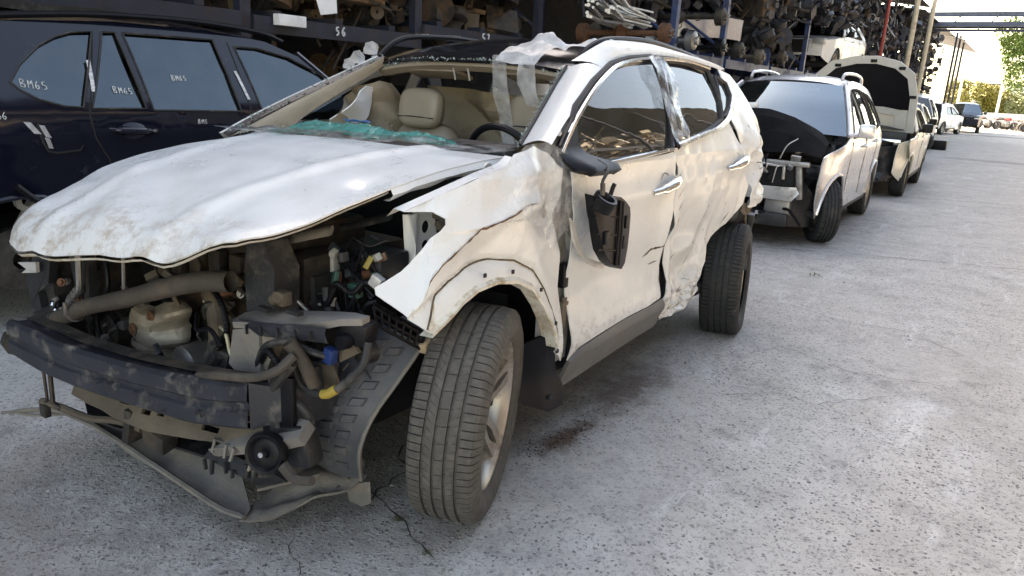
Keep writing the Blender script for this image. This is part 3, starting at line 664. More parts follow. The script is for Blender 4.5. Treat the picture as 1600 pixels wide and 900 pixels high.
mb.grid([[(xs(y, z) + d_fender(y, z) + .0025, y + rr.uniform(-.002, .002), z + s * rr.uniform(.0015, .0045) * (1 if 2 < i < len(TL) - 3 else .3)) for i, (y, z) in enumerate(TL)] for s in (1, -1)]).build('rusty_tear', M_rust, fender)
def scratch(parent, pts, disp, w, mat, seed):
    r = random.Random(seed); T = resamp(pts, .012, closed=False)
    MB().grid([[(xs(y, z) + disp(y, z) + .003, y, z + s * w * r.uniform(.3, 1) * math.sin(math.pi * (i + .5) / len(T))) for i, (y, z) in enumerate(T)] for s in (1, -1)]).build('scratch', mat, parent)
M_scr = pm('bare_scratch', (.10, .055, .035), .8, var=.5, vs=60)
scratch(fdoor, [(1.159,.735),(1.21,.75),(1.242,.765),(1.30,.768),(1.361,.775)], d_fdoor, .008, M_scr, 1)
scratch(fdoor, [(1.24,.69),(1.31,.70)], d_fdoor, .004, M_scr, 2)
for i in range(46):
    r = random.Random(100 + i)
    if i < 26: y, z = r.uniform(1.50, 1.95), r.uniform(.36, .52)
    else: y, z = r.uniform(2.45, 2.98), r.uniform(.86, 1.16)
    dsp, par = (d_rdoor, rdoor) if i < 26 else (d_quarter, quarter)
    a = r.uniform(-.5, 1.2); l = r.uniform(.008, .045)
    scratch(par, [(y - l * math.cos(a), z - l * math.sin(a) * .5), (y, z + r.uniform(-.004, .004)), (y + l * math.cos(a), z + l * math.sin(a) * .5)], dsp, r.uniform(.0015, .0055), M_scr if i % 3 else M_black, i)
for p, l in [((1.60, .66), .05), ((1.85, .60), .07), ((1.53, .58), .05), ((2.30, .80), .06), ((2.02, .55), .04), ((1.47, 1.10), .05), ((1.49, 1.02), .04), ((1.50, .95), .03), ((2.42, .90), .05), ((1.52, .88), .02)]:
    scratch(rdoor, [(p[0] - l * .4, p[1] - l * .7), p, (p[0] + l * .4, p[1] + l * .5)], d_rdoor, .0045, M_scr, int(p[0] * 100))
# tear hanging in the gap between the doors, dark inner post, hinge
sheet('door_post', [(1.30,.50),(1.56,.50),(1.56,1.22),(1.30,1.22)], lambda y, z: (xs(y, z) - .075, y, z), M_dkmetal, SUV, res=.1)
sheet('hinge_post', [(.30,.40),(.56,.40),(.52,1.2),(.30,1.2)], lambda y, z: (xs(y, z) - .055, y, z), M_lightm, SUV, res=.1)
for z in (.63, 1.02):
    MB().bevbox((.90, .455, z), (.05, .05, .09), .008).tube([(.915, .455, z - .06), (.915, .455, z + .06)], .012).build('door_hinge', M_brown, SUV)
MB().bevbox((.905, .452, .78), (.03, .04, .10), .006).build('cable_boot', M_blackc, SUV)
# ---- upper side: pillars, rails, glass
INN = [(.72,.37,1.267),(.68,.512,1.343),(.64,.661,1.429),(.605,.79,1.505),(.575,.916,1.575)]
OUTR = [(.308,1.292),(.431,1.356),(.562,1.417),(.802,1.523),(.952,1.577),(1.097,1.623)]
def on_side(p, o=0.0): return Vector((xs(*p) + o, p[0], p[1]))
a_in = spline([Vector(p) for p in INN], 4); a_out = spline([on_side(p) for p in OUTR[:5]], 4)
def ruled(A, B, bulge, n=6):
    k = len(A); B = [B[min(len(B) - 1, int(round(i * (len(B) - 1) / (k - 1))))] for i in range(k)]
    rows = []
    for j in range(n + 1):
        t = j / n; rows.append([A[i].lerp(B[i], t) + bulge * math.sin(math.pi * t) for i in range(k)])
    return rows
pil = MB().grid(ruled(a_in, a_out, Vector((.022, -.02, .022)))).build('a_pillar', M_suv, SUV)
MB().grid([[p + Vector((-.002, .001, .001)) for p in a_in], [p + Vector((-.035, .03, -.02)) for p in a_in]]).build('seal', M_rub, pil)
MB().tube([p + Vector((.010, -.012, .008)) for p in a_in], .007, 6).build('pillar_seam', M_rub, pil)
CU = [(.916, 1.605, .60), (1.071, 1.689, 0), (1.233, 1.714, 0), (1.643, 1.728, 0), (1.989, 1.706, 0), (2.404, 1.674, 0), (2.62, 1.635, 0)]
CL = [(.952, 1.577), (1.097, 1.623), (1.29, 1.65), (1.564, 1.669), (1.896, 1.671), (2.318, 1.652), (2.50, 1.636)]
c_up = spline([Vector((xs(y, z) - .02, y, z)) if not x else Vector((x, y, z)) for y, z, x in CU], 4); c_lo = spline([on_side(p) for p in CL], 4)
MB().grid(ruled(c_lo, c_up, Vector((.012, 0, .012)), 4)).build('roof_side_rail', M_suv, SUV)
# rear window post and hatch corner
sheet('window_post', [(2.26,1.622),(2.30,1.60),(2.25,1.49),(2.19,1.40),(2.165,1.37),(2.225,1.45),(2.238,1.53)], side_fn(lambda y, z: .004), M_blackc, SUV, res=.04, thick=.01)
def ring(poly, w):
    P = [Vector(p) for p in poly]; c = sum(P, Vector((0, 0))) / len(P); n = len(P); out = []
    for i in range(n):
        t = (P[(i + 1) % n] - P[i - 1]).normalized(); nn = Vector((t.y, -t.x))
        if nn.dot(P[i] - c) < 0: nn = -nn
        out.append(tuple(P[i] + nn * w))
    return out
def pane(name, poly, mat, parent, off=-.012):
    g = sheet(name, poly, lambda y, z: (xs(y, z) + off + .010 * math.sin((z - 1.2) / .45 * math.pi), y, z), mat, parent, res=.08, smooth=60)
    o = spline([Vector((xs(*p) + .004, p[0], p[1])) for p in ring(resamp(poly, .06), .009)] , 1); o.append(o[0])
    MB().tube(o, .013, 6, flat=1.0).build('seal', M_rub, g); return g
g1 = pane('front_window', OUT['glass_front'], M_glass, SUV); g2 = pane('rear_window', OUT['glass_rear'], M_glass, SUV); g3 = pane('quarter_window', OUT['glass_quarter'], M_glass, SUV)
M_chr = M_chrome
def trim(pts, r, parent, o=.012): MB().tube(spline([Vector((xs(y, z) + o, y, z)) for y, z in pts], 5), r, 6, flat=1).build('chrome_trim', M_chr, parent)
trim([(.335,1.262),(.45,1.335),(.55,1.39),(.78,1.498),(1.02,1.583),(1.23,1.624),(1.504,1.65),(1.60,1.655)], .012, SUV, .010)
trim([(.40,1.196),(.593,1.206),(1.0,1.222),(1.345,1.238)], .011, fdoor); trim([(1.41,1.247),(1.851,1.297),(2.08,1.325),(2.27,1.375),(2.44,1.47)], .016, rdoor)
trim([(1.63,1.655),(1.944,1.657),(2.26,1.632)], .012, SUV)
trim([(1.595,1.64),(1.53,1.51),(1.36,1.25)], .012, SUV, .006); trim([(1.645,1.64),(1.55,1.51),(1.44,1.33),(1.405,1.26)], .009, SUV, .006)
MB().tube(spline([Vector((xs(y, z) + .004, y, z)) for y, z in [(1.62,1.645),(1.54,1.51),(1.40,1.28),(1.38,1.25)]], 4), .026, 6, flat=.5).build('b_pillar', M_blackc, SUV)
MB().tube(spline([Vector((xs(y, z) + .010, y, z)) for y, z in [(.345,1.287),(.45,1.352),(.56,1.41),(.80,1.515),(1.03,1.597),(1.23,1.640),(1.504,1.662),(1.9,1.666),(2.28,1.645)]], 5), .006, 5).build('drip_gap', M_rub, SUV)
def handle(p, parent, tilt):
    y, z = p; x = xs(y, z) + .012; mb = MB()
    mb.tube(spline([(x, y - .125, z - .02 - tilt), (x + .03, y - .07, z - .012 - tilt * .5), (x + .042, y, z), (x + .03, y + .08, z + .008 + tilt * .5), (x, y + .125, z + .008 + tilt)], 5), [.012, .017, .019, .018, .013], 10, flat=1.3)
    h = mb.build('door_handle', M_chr, parent)
    MB().lathe([(-.012, .0001), (-.010, .035), (.004, .045), (.006, .05)], 18, c=(x - .006, y - .005, z + .002)).build('handle_cup', M_chr, h)
handle((1.262, 1.083), fdoor, .012); handle((2.262, 1.13), rdoor, .012)
# black mirror foot, cable, mirror housing hanging by its cable
sheet('mirror_foot', [(.309,1.268),(.417,1.332),(.50,1.362),(.47,1.296),(.50,1.255),(.60,1.222),(.60,1.200),(.345,1.205)], lambda y, z: (xs(y, z) + .02 + .085 * sm((1.27 - z) / .06) * sm((y - .30) / .1), y, z), M_blackc, SUV, res=.02, thick=.04)
MB().tube([(xs(.50, 1.25) + .07, .50, 1.235), (1.03, .50, 1.215), (1.06, .45, 1.20), (1.065, .41, 1.17), (1.07, .405, 1.12)], .006, 6, smooth_n=5).build('mirror_cable', M_rub, SUV)
MB().tube([(1.065, .412, 1.165), (1.068, .41, 1.14), (1.07, .405, 1.12)], .010, 6).build('cable_tape', M_brown, SUV)
mir = empty('hanging_mirror', (0, 0, 0), 0, SUV)
MH = [(0.357, 1.124), (0.39, 1.111), (0.435, 1.104), (0.539, 1.104), (0.597, 1.079), (0.647, 1.052), (0.665, 1.02), (0.669, 0.957), (0.665, 0.885), (0.647, 0.826), (0.611, 0.808), (0.553, 0.826), (0.494, 0.857), (0.439, 0.907), (0.398, 0.984), (0.371, 1.057)]
def mfn(y, z): return (1.058 + .025 * sm((y - .32) / .1) - .02 * ((y - .50) / .2) ** 2, y, z)
sheet('housing', MH, mfn, M_blackc, mir, res=.02, thick=.05)
for k, (a, b_) in enumerate([((0.525, 1.093), (0.534, 0.839)), ((0.552, 1.088), (0.561, 0.835))]): MB().tube([Vector(mfn(*a)) + V(.006, 0, 0), Vector(mfn((a[0] + b_[0]) / 2, (a[1] + b_[1]) / 2)) + V(.008, 0, 0), Vector(mfn(*b_)) + V(.006, 0, 0)], .006, 6).build('rib', M_blackc, mir)
MB().lathe([(-.03, .045), (.02, .045), (.02, .034), (-.01, .028), (-.01, .0001)], 20, c=(1.08, .405, 1.10), rot=Matrix.Rotation(R(-60), 3, 'Y')).build('pivot_socket', M_blackc, mir)
MB().tube([(1.06, .485, 1.10), (1.07, .488, 1.145), (1.075, .49, 1.158)], .009, 6).build('pivot_lug', M_blackc, mir)
for z in (1.05, .98, .92): MB().tube([Vector(mfn(.37 + (1.05 - z) * .2, z)) + V(.004, 0, 0), Vector(mfn(.52, z - .02)) + V(.004, 0, 0)], .004, 5).build('rib', M_blackc, mir)
for y, z in ((.44, .96), (.60, .92), (.61, 1.0)): MB().bevbox(Vector(mfn(y, z)) + V(.004, 0, 0), (.012, .03, .05), .003).build('catch', M_blackc, mir)
sheet('broken_shell', [(0.312, 1.038), (0.344, 0.957), (0.393, 0.894), (0.47, 0.841), (0.552, 0.81), (0.606, 0.796), (0.624, 0.821), (0.552, 0.835), (0.461, 0.867), (0.389, 0.93), (0.344, 1.011)], lambda y, z: (1.0, y, z), M_lightm, mir, res=.02, thick=.01)
# ---- bonnet
HP = [(-.98,.915),(-.90,.985),(-.80,1.035),(-.65,1.09),(-.5,1.137),(-.3,1.19),(-.1,1.224),(.1,1.243),(.3,1.25)]
def prof(y):
    for i in range(len(HP) - 1):
        if y <= HP[i + 1][0]: t = (y - HP[i][0]) / (HP[i + 1][0] - HP[i][0]); return lerp(HP[i][1], HP[i + 1][1], t)
    return HP[-1][1]
HOOD = [(.745,.25),(.745,.10),(.74,-.05),(.735,-.29),(.72,-.34),(.705,-.45),(.67,-.60),(.625,-.735),(.585,-.795),(.50,-.825),(.41,-.845),(.28,-.865),(.11,-.89),(-.09,-.925),(-.24,-.945),(-.38,-.95),(-.50,-.925),(-.61,-.865),(-.68,-.76),(-.715,-.60),(-.73,-.4),(-.74,-.1),(-.74,.18),(-.5,.16),(-.2,.13),(.1,.13),(.4,.17),(.6,.215)]
def hood_z(x, y):
    z = (prof(y - .02) + prof(y) + prof(y + .02)) / 3
    z -= (.055 if x < 0 else .012) * abs(x / .73) ** 2.2
    d = near_s(x, y); f = math.exp(-d / .035) * sm((-.45 - y) / .3); z -= .055 * f * (1 - .75 * sm((x - .30) / .22))
    z += .03 * gauss(x, y, .56, -.78, .12, .10)
    fr = sm((-.15 - y) / .5) * (1 - .8 * math.exp(-d / .05))
    a = .75; u = x * math.cos(a) + y * math.sin(a); w = -x * math.sin(a) + y * math.cos(a)
    z += facet(u, w, .16, 41, 0, 5.0) * .036 * fr * sm((.35 - x) / .5)                 # long diagonal pleats
    z += facet(x, y, .15, 43, .4, 1.4) * .012 * fr + facet(x, y, .05, 47, .9) * .006 * sm((-.6 - y) / .3)
    z += .014 * math.exp(-((x - .36 - .18 * (y + .2)) / .05) ** 2) + .014 * math.exp(-((x + .40 + .15 * (y + .2)) / .05) ** 2)    # pressed ribs
    z -= .02 * gauss(x, y, .62, -.35, .06, .05)
    return z + nz(x, y, 1, 3) * .004
_HD = HOOD[4:22]
def near_s(x, y):
    return seg_d(x, y, _HD)
hood = sheet('bonnet', HOOD, lambda x, y: (x, y, hood_z(x, y)), M_suv, SUV, res=.016, thick=.006, smooth=12)
tag(hood, 'buckled white bonnet lifted above the bay, mud along its front lip')
E1 = resamp(HOOD[:4] + [(.722, -.335)], .04, closed=False)
MB().grid([[(x + .002, y, hood_z(x, y) - .004) for x, y in E1], [(x + .012, y, hood_z(x, y) - .022 + .006 * facet(y, 0, .05, 3)) for x, y in E1], [(x - .006, y, hood_z(x, y) - .040 - .004 * math.sin(y * 30)) for x, y in E1], [(x - .03, y, hood_z(x, y) - .042) for x, y in E1]]).build('bonnet_flange', M_suv, hood)
E2 = resamp(HOOD[4:18], .04, closed=False)
MB().grid([[(x, y, hood_z(x, y) - .010) for x, y in E2], [(x * .985, y + .008, hood_z(x, y) - .018) for x, y in E2], [(x * .95, y + .03, hood_z(x, y) - .020) for x, y in E2]]).build('front_flange', M_drip, hood)
sheet('bonnet_frame', [(.66,.15),(.62,-.5),(.45,-.72),(-.3,-.82),(-.6,-.6),(-.66,.12)], lambda x, y: (x, y, hood_z(x, y) - .05), M_dkmetal, hood, res=.08, holes=[[(.5,.05),(.45,-.45),(.05,-.5),(.05,.05)],[(-.05,.05),(-.05,-.55),(-.42,-.5),(-.5,.05)]])
# wing top rail below the bonnet edge
WT = [(-.471,1.136),(-.328,1.174),(-.152,1.216),(-.009,1.24),(.046,1.262)]
w1 = spline([Vector(fender_fn(y, z)) for y, z in WT], 4)
MB().grid([w1, [Vector((p.x - .05, p.y + .01, p.z + .002)) for p in w1], [Vector((p.x - .09, p.y + .02, p.z - .03)) for p in w1]]).build('wing_flange', M_suv, fender)
MB().tube([(.70, .16, 1.15), (.745, .13, 1.19), (.73, .08, 1.21)], .014, 8).lathe([(-.012, .0001), (-.012, .028), (.012, .028), (.012, .0001)], 14, c=(.748, .12, 1.195)).build('bonnet_hinge', M_lightm, SUV)
# ---- roof, headlining, windscreen surround
def roof_z(x, y):
    t = [(.90,1.592),(1.0,1.635),(1.15,1.675),(1.4,1.705),(1.8,1.712),(2.2,1.695),(2.6,1.645),(2.95,1.57)]
    for i in range(len(t) - 1):
        if y <= t[i + 1][0]: z = lerp(t[i][1], t[i + 1][1], (y - t[i][0]) / (t[i + 1][0] - t[i][0])); break
    else: z = t[-1][1]
    return z - .05 * (abs(x) / .62) ** 2.5 + .02 * sm((y - 1) / .5)
ROOF = [(.575,.925),(.60,1.1),(.615,1.5),(.61,2.1),(.59,2.55),(.5,2.85),(-.5,2.85),(-.59,2.55),(-.61,2.1),(-.615,1.5),(-.60,1.1),(-.575,.93),(-.3,.905),(0,.895),(.3,.905)]
roof = sheet('roof', ROOF, lambda x, y: (x, y, roof_z(x, y) + facet(x, y, .3, 5) * .008 - .02 * gauss(x, y, .42, 1.1, .14, .1)), M_gloss, SUV, res=.05, thick=.012)
tag(roof, 'black glass roof with a splintered front edge')
for s in (1, -1):
    rl = MB().tube(spline([(s * .60, .96, 1.60), (s * .605, 1.08, 1.678), (s * .61, 1.25, 1.718), (s * .615, 1.65, 1.738), (s * .61, 2.05, 1.72), (s * .60, 2.40, 1.69), (s * .59, 2.62, 1.65)], 5), .013, 8, flat=1.2).build('roof_rail', M_blackc, SUV)
MB().tube([(-.612, 1.25, 1.728), (-.617, 1.65, 1.748)], .009, 6).build('rail_insert', M_chrome, SUV)
sheet('headlining', [(x * .96, lerp(.95, 2.8, (y - .9) / 1.95)) for x, y in ROOF], lambda x, y: (x, y, roof_z(x, y) - .06 - .05 * (abs(x) / .6) ** 4), M_beigec, SUV, res=.12)
hdr = [(x, .915 + .03 * (abs(x) / .58) ** 2, roof_z(x, .92) - .018) for x in np.linspace(-.585, .585, 22)]
MB().grid([[Vector(p) for p in hdr], [Vector(p) + V(0, -.004, -.016) for p in hdr], [Vector(p) + V(0, .035, -.040) for p in hdr], [Vector(p) + V(0, .10, -.035) for p in hdr]]).build('header_trim', M_beige, SUV)
for s, c in ((-1, -.20), (1, .33)):
    MB().bevbox((c + s * .05, 1.02, 1.528), (.36, .15, .020), .008, rot=(R(-14), 0, 0)).build('sun_visor', M_beige, SUV)
for x in (-.075, .015): MB().tube([(x, .925, 1.575), (x + .003, .94, 1.53), (x + .002, .95, 1.50)], .0045, 5).build('torn_strap', M_lightm, SUV)
# right-hand (far) pillar: white outside, seal, wide beige lining
L0 = [Vector(p) for p in [(-.745,.09,1.205),(-.735,.25,1.28),(-.715,.45,1.368),(-.68,.65,1.455),(-.645,.82,1.53),(-.605,.97,1.60)]]
L0 = spline(L0, 4)
fp = MB().grid([[p + V(-.04, .05, -.03) for p in L0], [p + V(-.02, .0, .004) for p in L0], [p + V(.012, .0, .006) for p in L0]]).build('far_a_pillar', M_white, SUV)
MB().grid([[p + V(.010, -.002, .007) for p in L0], [p + V(.045, .0, -.006) for p in L0], [p + V(.048, .018, -.010) for p in L0]]).build('seal', M_gloss, fp)
LI = spline([Vector(p) for p in [(-.60,.33,1.215),(-.60,.45,1.29),(-.585,.62,1.385),(-.575,.78,1.46),(-.565,.87,1.505),(-.545,.945,1.555)]], 4)
def rul2(A, B, n, bul): return [[A[i].lerp(B[i], j / n) + bul * math.sin(math.pi * j / n) for i in range(len(A))] for j in range(n + 1)]
MB().grid(rul2([p + V(.046, .012, -.008) for p in L0[:len(LI)]], LI, 6, V(.01, -.03, .02))).build('pillar_lining', M_beigec, SUV)
RI = [p + V(-.036, .03, -.02) for p in a_in]
MB().grid([RI, [p + V(-.02, .06, -.02) for p in RI], [p + V(.03, .14, -.01) for p in RI]]).build('pillar_lining', M_beige, SUV)
# splintered glass left around the windscreen opening
def shards(name, line, n, mat, seed, wd, par, bias=V(0, 0, 0)):
    r = random.Random(seed); mb = MB()
    for _ in range(n):
        i = r.uniform(0, len(line) - 1.001); k = int(i); p = line[k].lerp(line[k + 1], i - k) + bias + Vector([r.gauss(0, wd) for _ in range(3)])
        s = r.uniform(.003, .011); a = Vector([r.uniform(-1, 1) for _ in range(3)]).normalized(); b_ = a.orthogonal().normalized(); c_ = a.cross(b_)
        mb.add([p + b_ * s, p - b_ * s * .6 + c_ * s * .8, p - b_ * s * .5 - c_ * s * .7, p + a * s * .4], [(0, 1, 2), (0, 1, 3), (1, 2, 3), (2, 0, 3)])
    o = mb.build(name, mat, par, smooth=0); o['kind'] = 'stuff'; return o
hl = [Vector(p) for p in hdr]
shards('glass_crumbs', [p + V(0, -.004, .012) for p in hl], 420, M_shard, 1, .006, SUV)
shards('glass_crumbs', [p + V(-.006, -.004, .0) for p in a_in], 260, M_shard, 2, .006, SUV)
shards('glass_crumbs', [p + V(.03, -.004, .006) for p in L0], 130, M_shard, 3, .008, SUV)
shards('glass_crumbs', [V(-.70, .14, 1.225), V(-.55, .19, 1.235), V(-.45, .21, 1.24)], 90, M_shard, 4, .012, SUV)
# crumpled teal laminated windscreen lying along the scuttle
TP = [(-.45,.12),(-.42,.24),(-.36,.34),(-.20,.37),(0,.36),(.15,.36),(.24,.33),(.40,.30),(.50,.24),(.545,.21),(.36,.20),(.20,.20),(.0,.17),(-.2,.16),(-.3,.13)]
ws = sheet('crushed_windscreen', TP, lambda x, y: (x, y, 1.262 + .022 * sm((y - .18) / .14) - .03 * sm((y - .31) / .06) + facet(x, y, .09, 51, .4) * .034 + facet(x, y, .022, 53) * .010), M_teal, SUV, res=.013, thick=.005, smooth=15)
sheet('blue_edge', [(-.22,.345),(-.05,.335),(.02,.345),(-.05,.365),(-.2,.375)], lambda x, y: (x, y, 1.306 + facet(x, y, .03, 5) * .02), pm('blue_film', (.03, .16, .42), .3, var=.3), ws, res=.015)
# ---- cabin
cab = M_beige
MB().grid([[(x, .30, 1.20) for x in np.linspace(-.7, .7, 9)], [(x, .48, 1.222 - .03 * (x / .7) ** 2) for x in np.linspace(-.7, .7, 9)], [(x, .64, 1.18) for x in np.linspace(-.68, .68, 9)], [(x, .70, 1.08) for x in np.linspace(-.68, .68, 9)], [(x, .66, .80) for x in np.linspace(-.66, .66, 9)]]).build('dashboard', M_black, SUV)
MB().bevbox((.40, .56, 1.215), (.36, .16, .07), .03).build('instrument_hood', M_black, SUV)
stw = MB(); Rm = Matrix.Rotation(R(24), 3, 'X')
stw.tube([Rm @ Vector((.185 * math.cos(t), 0, .185 * math.sin(t))) + V(.40, .73, 1.145) for t in np.linspace(0, 2 * math.pi, 33)], .016, 8, cap=False)
for t in (0, math.pi, -math.pi / 2): stw.tube([V(.40, .73, 1.145), Rm @ Vector((.18 * math.cos(t), 0, .18 * math.sin(t))) + V(.40, .73, 1.145)], .018, 6, flat=.5)
stw.lathe([(-.03, .0001), (-.03, .05), (0, .065), (.05, .06), (.12, .03)], 16, 'Y', c=(.40, .73, 1.145), rot=Rm); stw.build('steering_wheel', M_blackc, SUV)
def seat(cx, y0):
    s = empty('seat', (0, 0, 0), 0, SUV)
    def blob(name, c, sz, rot, e=2.6, mat=M_beige):
        mb = MB(); rows = []; Mx = Matrix.Rotation(rot, 3, 'X')
        for i in range(13):
            ph = -math.pi / 2 + math.pi * i / 12; row = []
            for j in range(25):
                th = 2 * math.pi * j / 24
                def sp(v): return math.copysign(abs(v) ** (2 / e), v)
                row.append(Mx @ Vector((sz[0] * sp(math.cos(ph)) * sp(math.cos(th)), sz[1] * sp(math.cos(ph)) * sp(math.sin(th)), sz[2] * sp(math.sin(ph)))) + Vector(c))
            rows.append(row)
        mb.grid(rows); o = mb.build(name, mat, s, smooth=60); return o
    hr = blob('headrest', (cx, y0, 1.345), (.140, .055, .105), R(-8), 3.4)
    MB().tube([(cx - .12, y0 - .050, 1.30), (cx, y0 - .062, 1.305), (cx + .12, y0 - .050, 1.30)], .0035, 5, smooth_n=4).build('seam', M_black, hr)
    for zz in (1.06, 1.13):
        MB().tube([(cx - .2, y0 - .085 - (1.1 - zz) * .1, zz - .01), (cx, y0 - .098 - (1.1 - zz) * .1, zz), (cx + .2, y0 - .085 - (1.1 - zz) * .1, zz - .01)], .005, 5, smooth_n=4).build('seam', M_black, s)
    blob('backrest', (cx, y0 + .01, .92), (.25, .10, .36), R(-10), 3.2); blob('cushion', (cx, y0 - .26, .62), (.26, .28, .10), R(6), 3.2)
    for k in (-.06, .06): MB().tube([(cx + k, y0, 1.18), (cx + k, y0, 1.28)], .007, 6).build('post', M_chrome, s)
seat(-.36, 1.03); seat(.37, 1.0)
# cloth drape behind the seats, deployed curtain bags
CP = [(-.66,1.46),(-.3,1.45),(.05,1.42),(.22,1.44),(.30,1.38),(.26,1.28),(.12,1.15),(-.02,1.02),(-.4,.98),(-.66,1.0)]
sheet('cloth_drape', CP, lambda x, z: (x, 1.48 + .20 * facet(x, z, .20, 61, .3, 1.8) + .03 * math.sin(x * 17 + z * 6) + .07 * facet(x, z, .09, 63, .8), z + .0), M_beigec, SUV, res=.02, smooth=22)
sheet('curtain_airbag', [(.54,1.20),(.64,1.325),(.80,1.435),(.92,1.475),(1.05,1.46),(1.20,1.30),(1.22,1.05),(1.0,1.02),(.78,1.10)], lambda y, z: (-.60 + .13 * facet(y, z, .2, 65, .7, 2.0) + .05 * facet(y, z, .08, 66) - .09 * sm((1.2 - z) / .2) + .02 * math.sin(y * 21 + z * 9), y, z), M_beigec, SUV, res=.02, smooth=22)
sheet('white_airbag_flap', [(.60,1.275),(.70,1.365),(.84,1.445),(.89,1.44),(.87,1.36),(.80,1.275),(.70,1.235),(.62,1.235)], lambda y, z: (-.57 + .035 * math.sin(z * 20 + y * 9) + .03 * sm((z - 1.3) / .1), y, z), M_wcloth, SUV, res=.025, smooth=50, thick=.006)
MB().tube([(-.58, .40, 1.20), (-.575, .44, 1.265), (-.56, .47, 1.225), (-.57, .50, 1.27), (-.56, .54, 1.20)], .016, 7, smooth_n=4).build('wiper_motor_arm', M_blackc, SUV)
MB().box((0, 1.75, .78), (1.2, .5, .7)).build('rear_bench', M_beige, SUV)
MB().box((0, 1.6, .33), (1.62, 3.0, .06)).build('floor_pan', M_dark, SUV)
# far side of the body and the tail
RS = [(-.3,.70),(-.1,.86),(.1,.86),(.32,.60),(.40,.30),(2.25,.32),(2.40,.70),(2.60,.80),(2.85,.75),(2.98,.45),(3.45,.5),(3.5,.95),(3.3,1.3),(2.95,1.52),(2.6,1.58),(1.9,1.63),(1.3,1.60),(1.1,1.54),(.45,1.20),(.1,1.12),(-.3,1.02),(-.52,.95),(-.6,.8),(-.5,.6)]
rs = sheet('far_side_panel', RS, lambda y, z: (-xs(y, z), y, z), M_white, SUV, res=.08, holes=[[(.68,1.25),(1.1,1.48),(1.4,1.56),(1.4,1.25)], [(1.5,1.25),(1.5,1.57),(2.2,1.56),(2.3,1.30)]])
for P_ in ([(.68,1.25),(1.1,1.48),(1.4,1.56),(1.4,1.25)], [(1.5,1.25),(1.5,1.57),(2.2,1.56),(2.3,1.30)]): sheet('far_window', P_, lambda y, z: (-xs(y, z) + .01, y, z), M_glassd, SUV, res=.2)
MB().grid([[(x, y - .0 + .05 * math.cos(x / .6), z) for x in np.linspace(-.72, .72, 9)] for y, z in ((2.80, 1.56), (2.98, 1.30), (3.10, 1.10), (3.12, .75), (3.05, .50))]).build('tailgate', M_suv, SUV)
MB().prism([(.62, 2.85, 1.30), (.76, 2.83, 1.28), (.80, 2.95, 1.10), (.70, 3.05, 1.08)], (0, .04, -.02)).build('tail_lamp_pocket', M_dark, SUV)
# torn rear arch: liner scraps, bracket, exhaust hanger
r = random.Random(9)
sheet('torn_arch_liner', [(2.50,.86),(2.70,.80),(2.85,.82),(2.96,.80),(2.93,.66),(2.86,.55),(2.82,.42),(2.74,.44),(2.70,.60),(2.60,.72)], lambda y, z: (.80 + .05 * facet(y, z, .08, 71) + .05 * sm((z - .6) / .2), y, z), M_black, SUV, res=.025, thick=.008)
MB().bevbox((.86, 2.98, .66), (.05, .06, .16), .012, rot=(.2, .1, .3)).build('bumper_bracket', M_black, SUV)
MB().bevbox((.87, 2.90, .42), (.07, .05, .12), .014, rot=(-.2, 0, .3)).build('mud_flap_scrap', M_black, SUV)
MB().tube([(.84, 2.70, .86), (.87, 2.84, .74), (.86, 2.90, .55), (.87, 2.88, .42)], .010, 6, smooth_n=4).build('liner_strap', M_brown, SUV)
sheet('bent_flange', [(2.50,.87),(2.70,.825),(2.95,.85),(2.98,.82),(2.80,.77),(2.66,.77),(2.56,.81)], lambda y, z: (xs(y, z) - .02 + .05 * facet(y, z, .05, 77), y, z), M_brown, SUV, res=.02, thick=.006)
# ---- wheels
TB = tyre_mesh('big_tyre', Ro=.380, w=.232, rim=.262); TB.materials.append(M_tyre); RB = rim_mesh('big_rim', Rr=.263, w=.205); RB.materials.append(M_alloy)
fw = wheel(SUV, (.868, -.075, .378), R(23), R(3), TB, RB)
M_discd = pm('brake_dark', (.03, .028, .025), .6, metal=.5)
rw = wheel(SUV, (.845, 2.70, .330), R(12), R(-2), T_flat, None); tag(rw, 'flat rear wheel toed outward')
rw.children[1].data = R_main if rw.children[1].name.startswith('rim') else rw.children[1].data
if not R_main.materials: R_main.materials.append(M_chrome)
wheel(SUV, (-.80, 0, .37), R(20), 0, T_main, None, side=-1); wheel(SUV, (-.80, 2.70, .37), 0, 0, T_main, None, side=-1)
# ================================================================== stripped nose of the SUV
BT = [(-.52,-.95,.60),(-.37,-.925,.585),(-.22,-.905,.57),(0,-.875,.57),(.18,-.845,.575),(.41,-.805,.59),(.50,-.785,.60),(.585,-.77,.62)]
BB = [(-.52,-.95,.475),(-.42,-.93,.45),(-.30,-.91,.43),(-.08,-.885,.43),(.20,-.84,.432),(.36,-.812,.435),(.50,-.785,.455),(.585,-.77,.47)]
bt = spline([Vector(p) for p in BT], 4); bb = spline([Vector(p) for p in BB], 4)
rows = []
for t, o in ((.06, .075), (.05, .03), (-.03, .012), (-.035, .002), (.02, -.006), (.06, -.010), (.36, -.014), (.42, -.006), (.54, -.005), (.60, -.013), (.92, -.014), (.98, -.006), (1.0, .05)):
    rows.append([a.lerp(b, t) + V(0, o + .005 * facet(i * .05, t, .11, 5), 0) for i, (a, b) in enumerate(zip(bt, bb))])
beam = MB().grid(rows).build('bumper_beam', M_blpaint, SUV, smooth=18)
tag(beam, 'scraped dark bumper beam with dusty top')
MB().grid([[p + V(0, .05, -.001) for p in bt], [p + V(0, .10, .004) for p in bt], [p + V(0, .10, -.10) for p in bt]]).build('beam_back', M_dkmetal, beam)
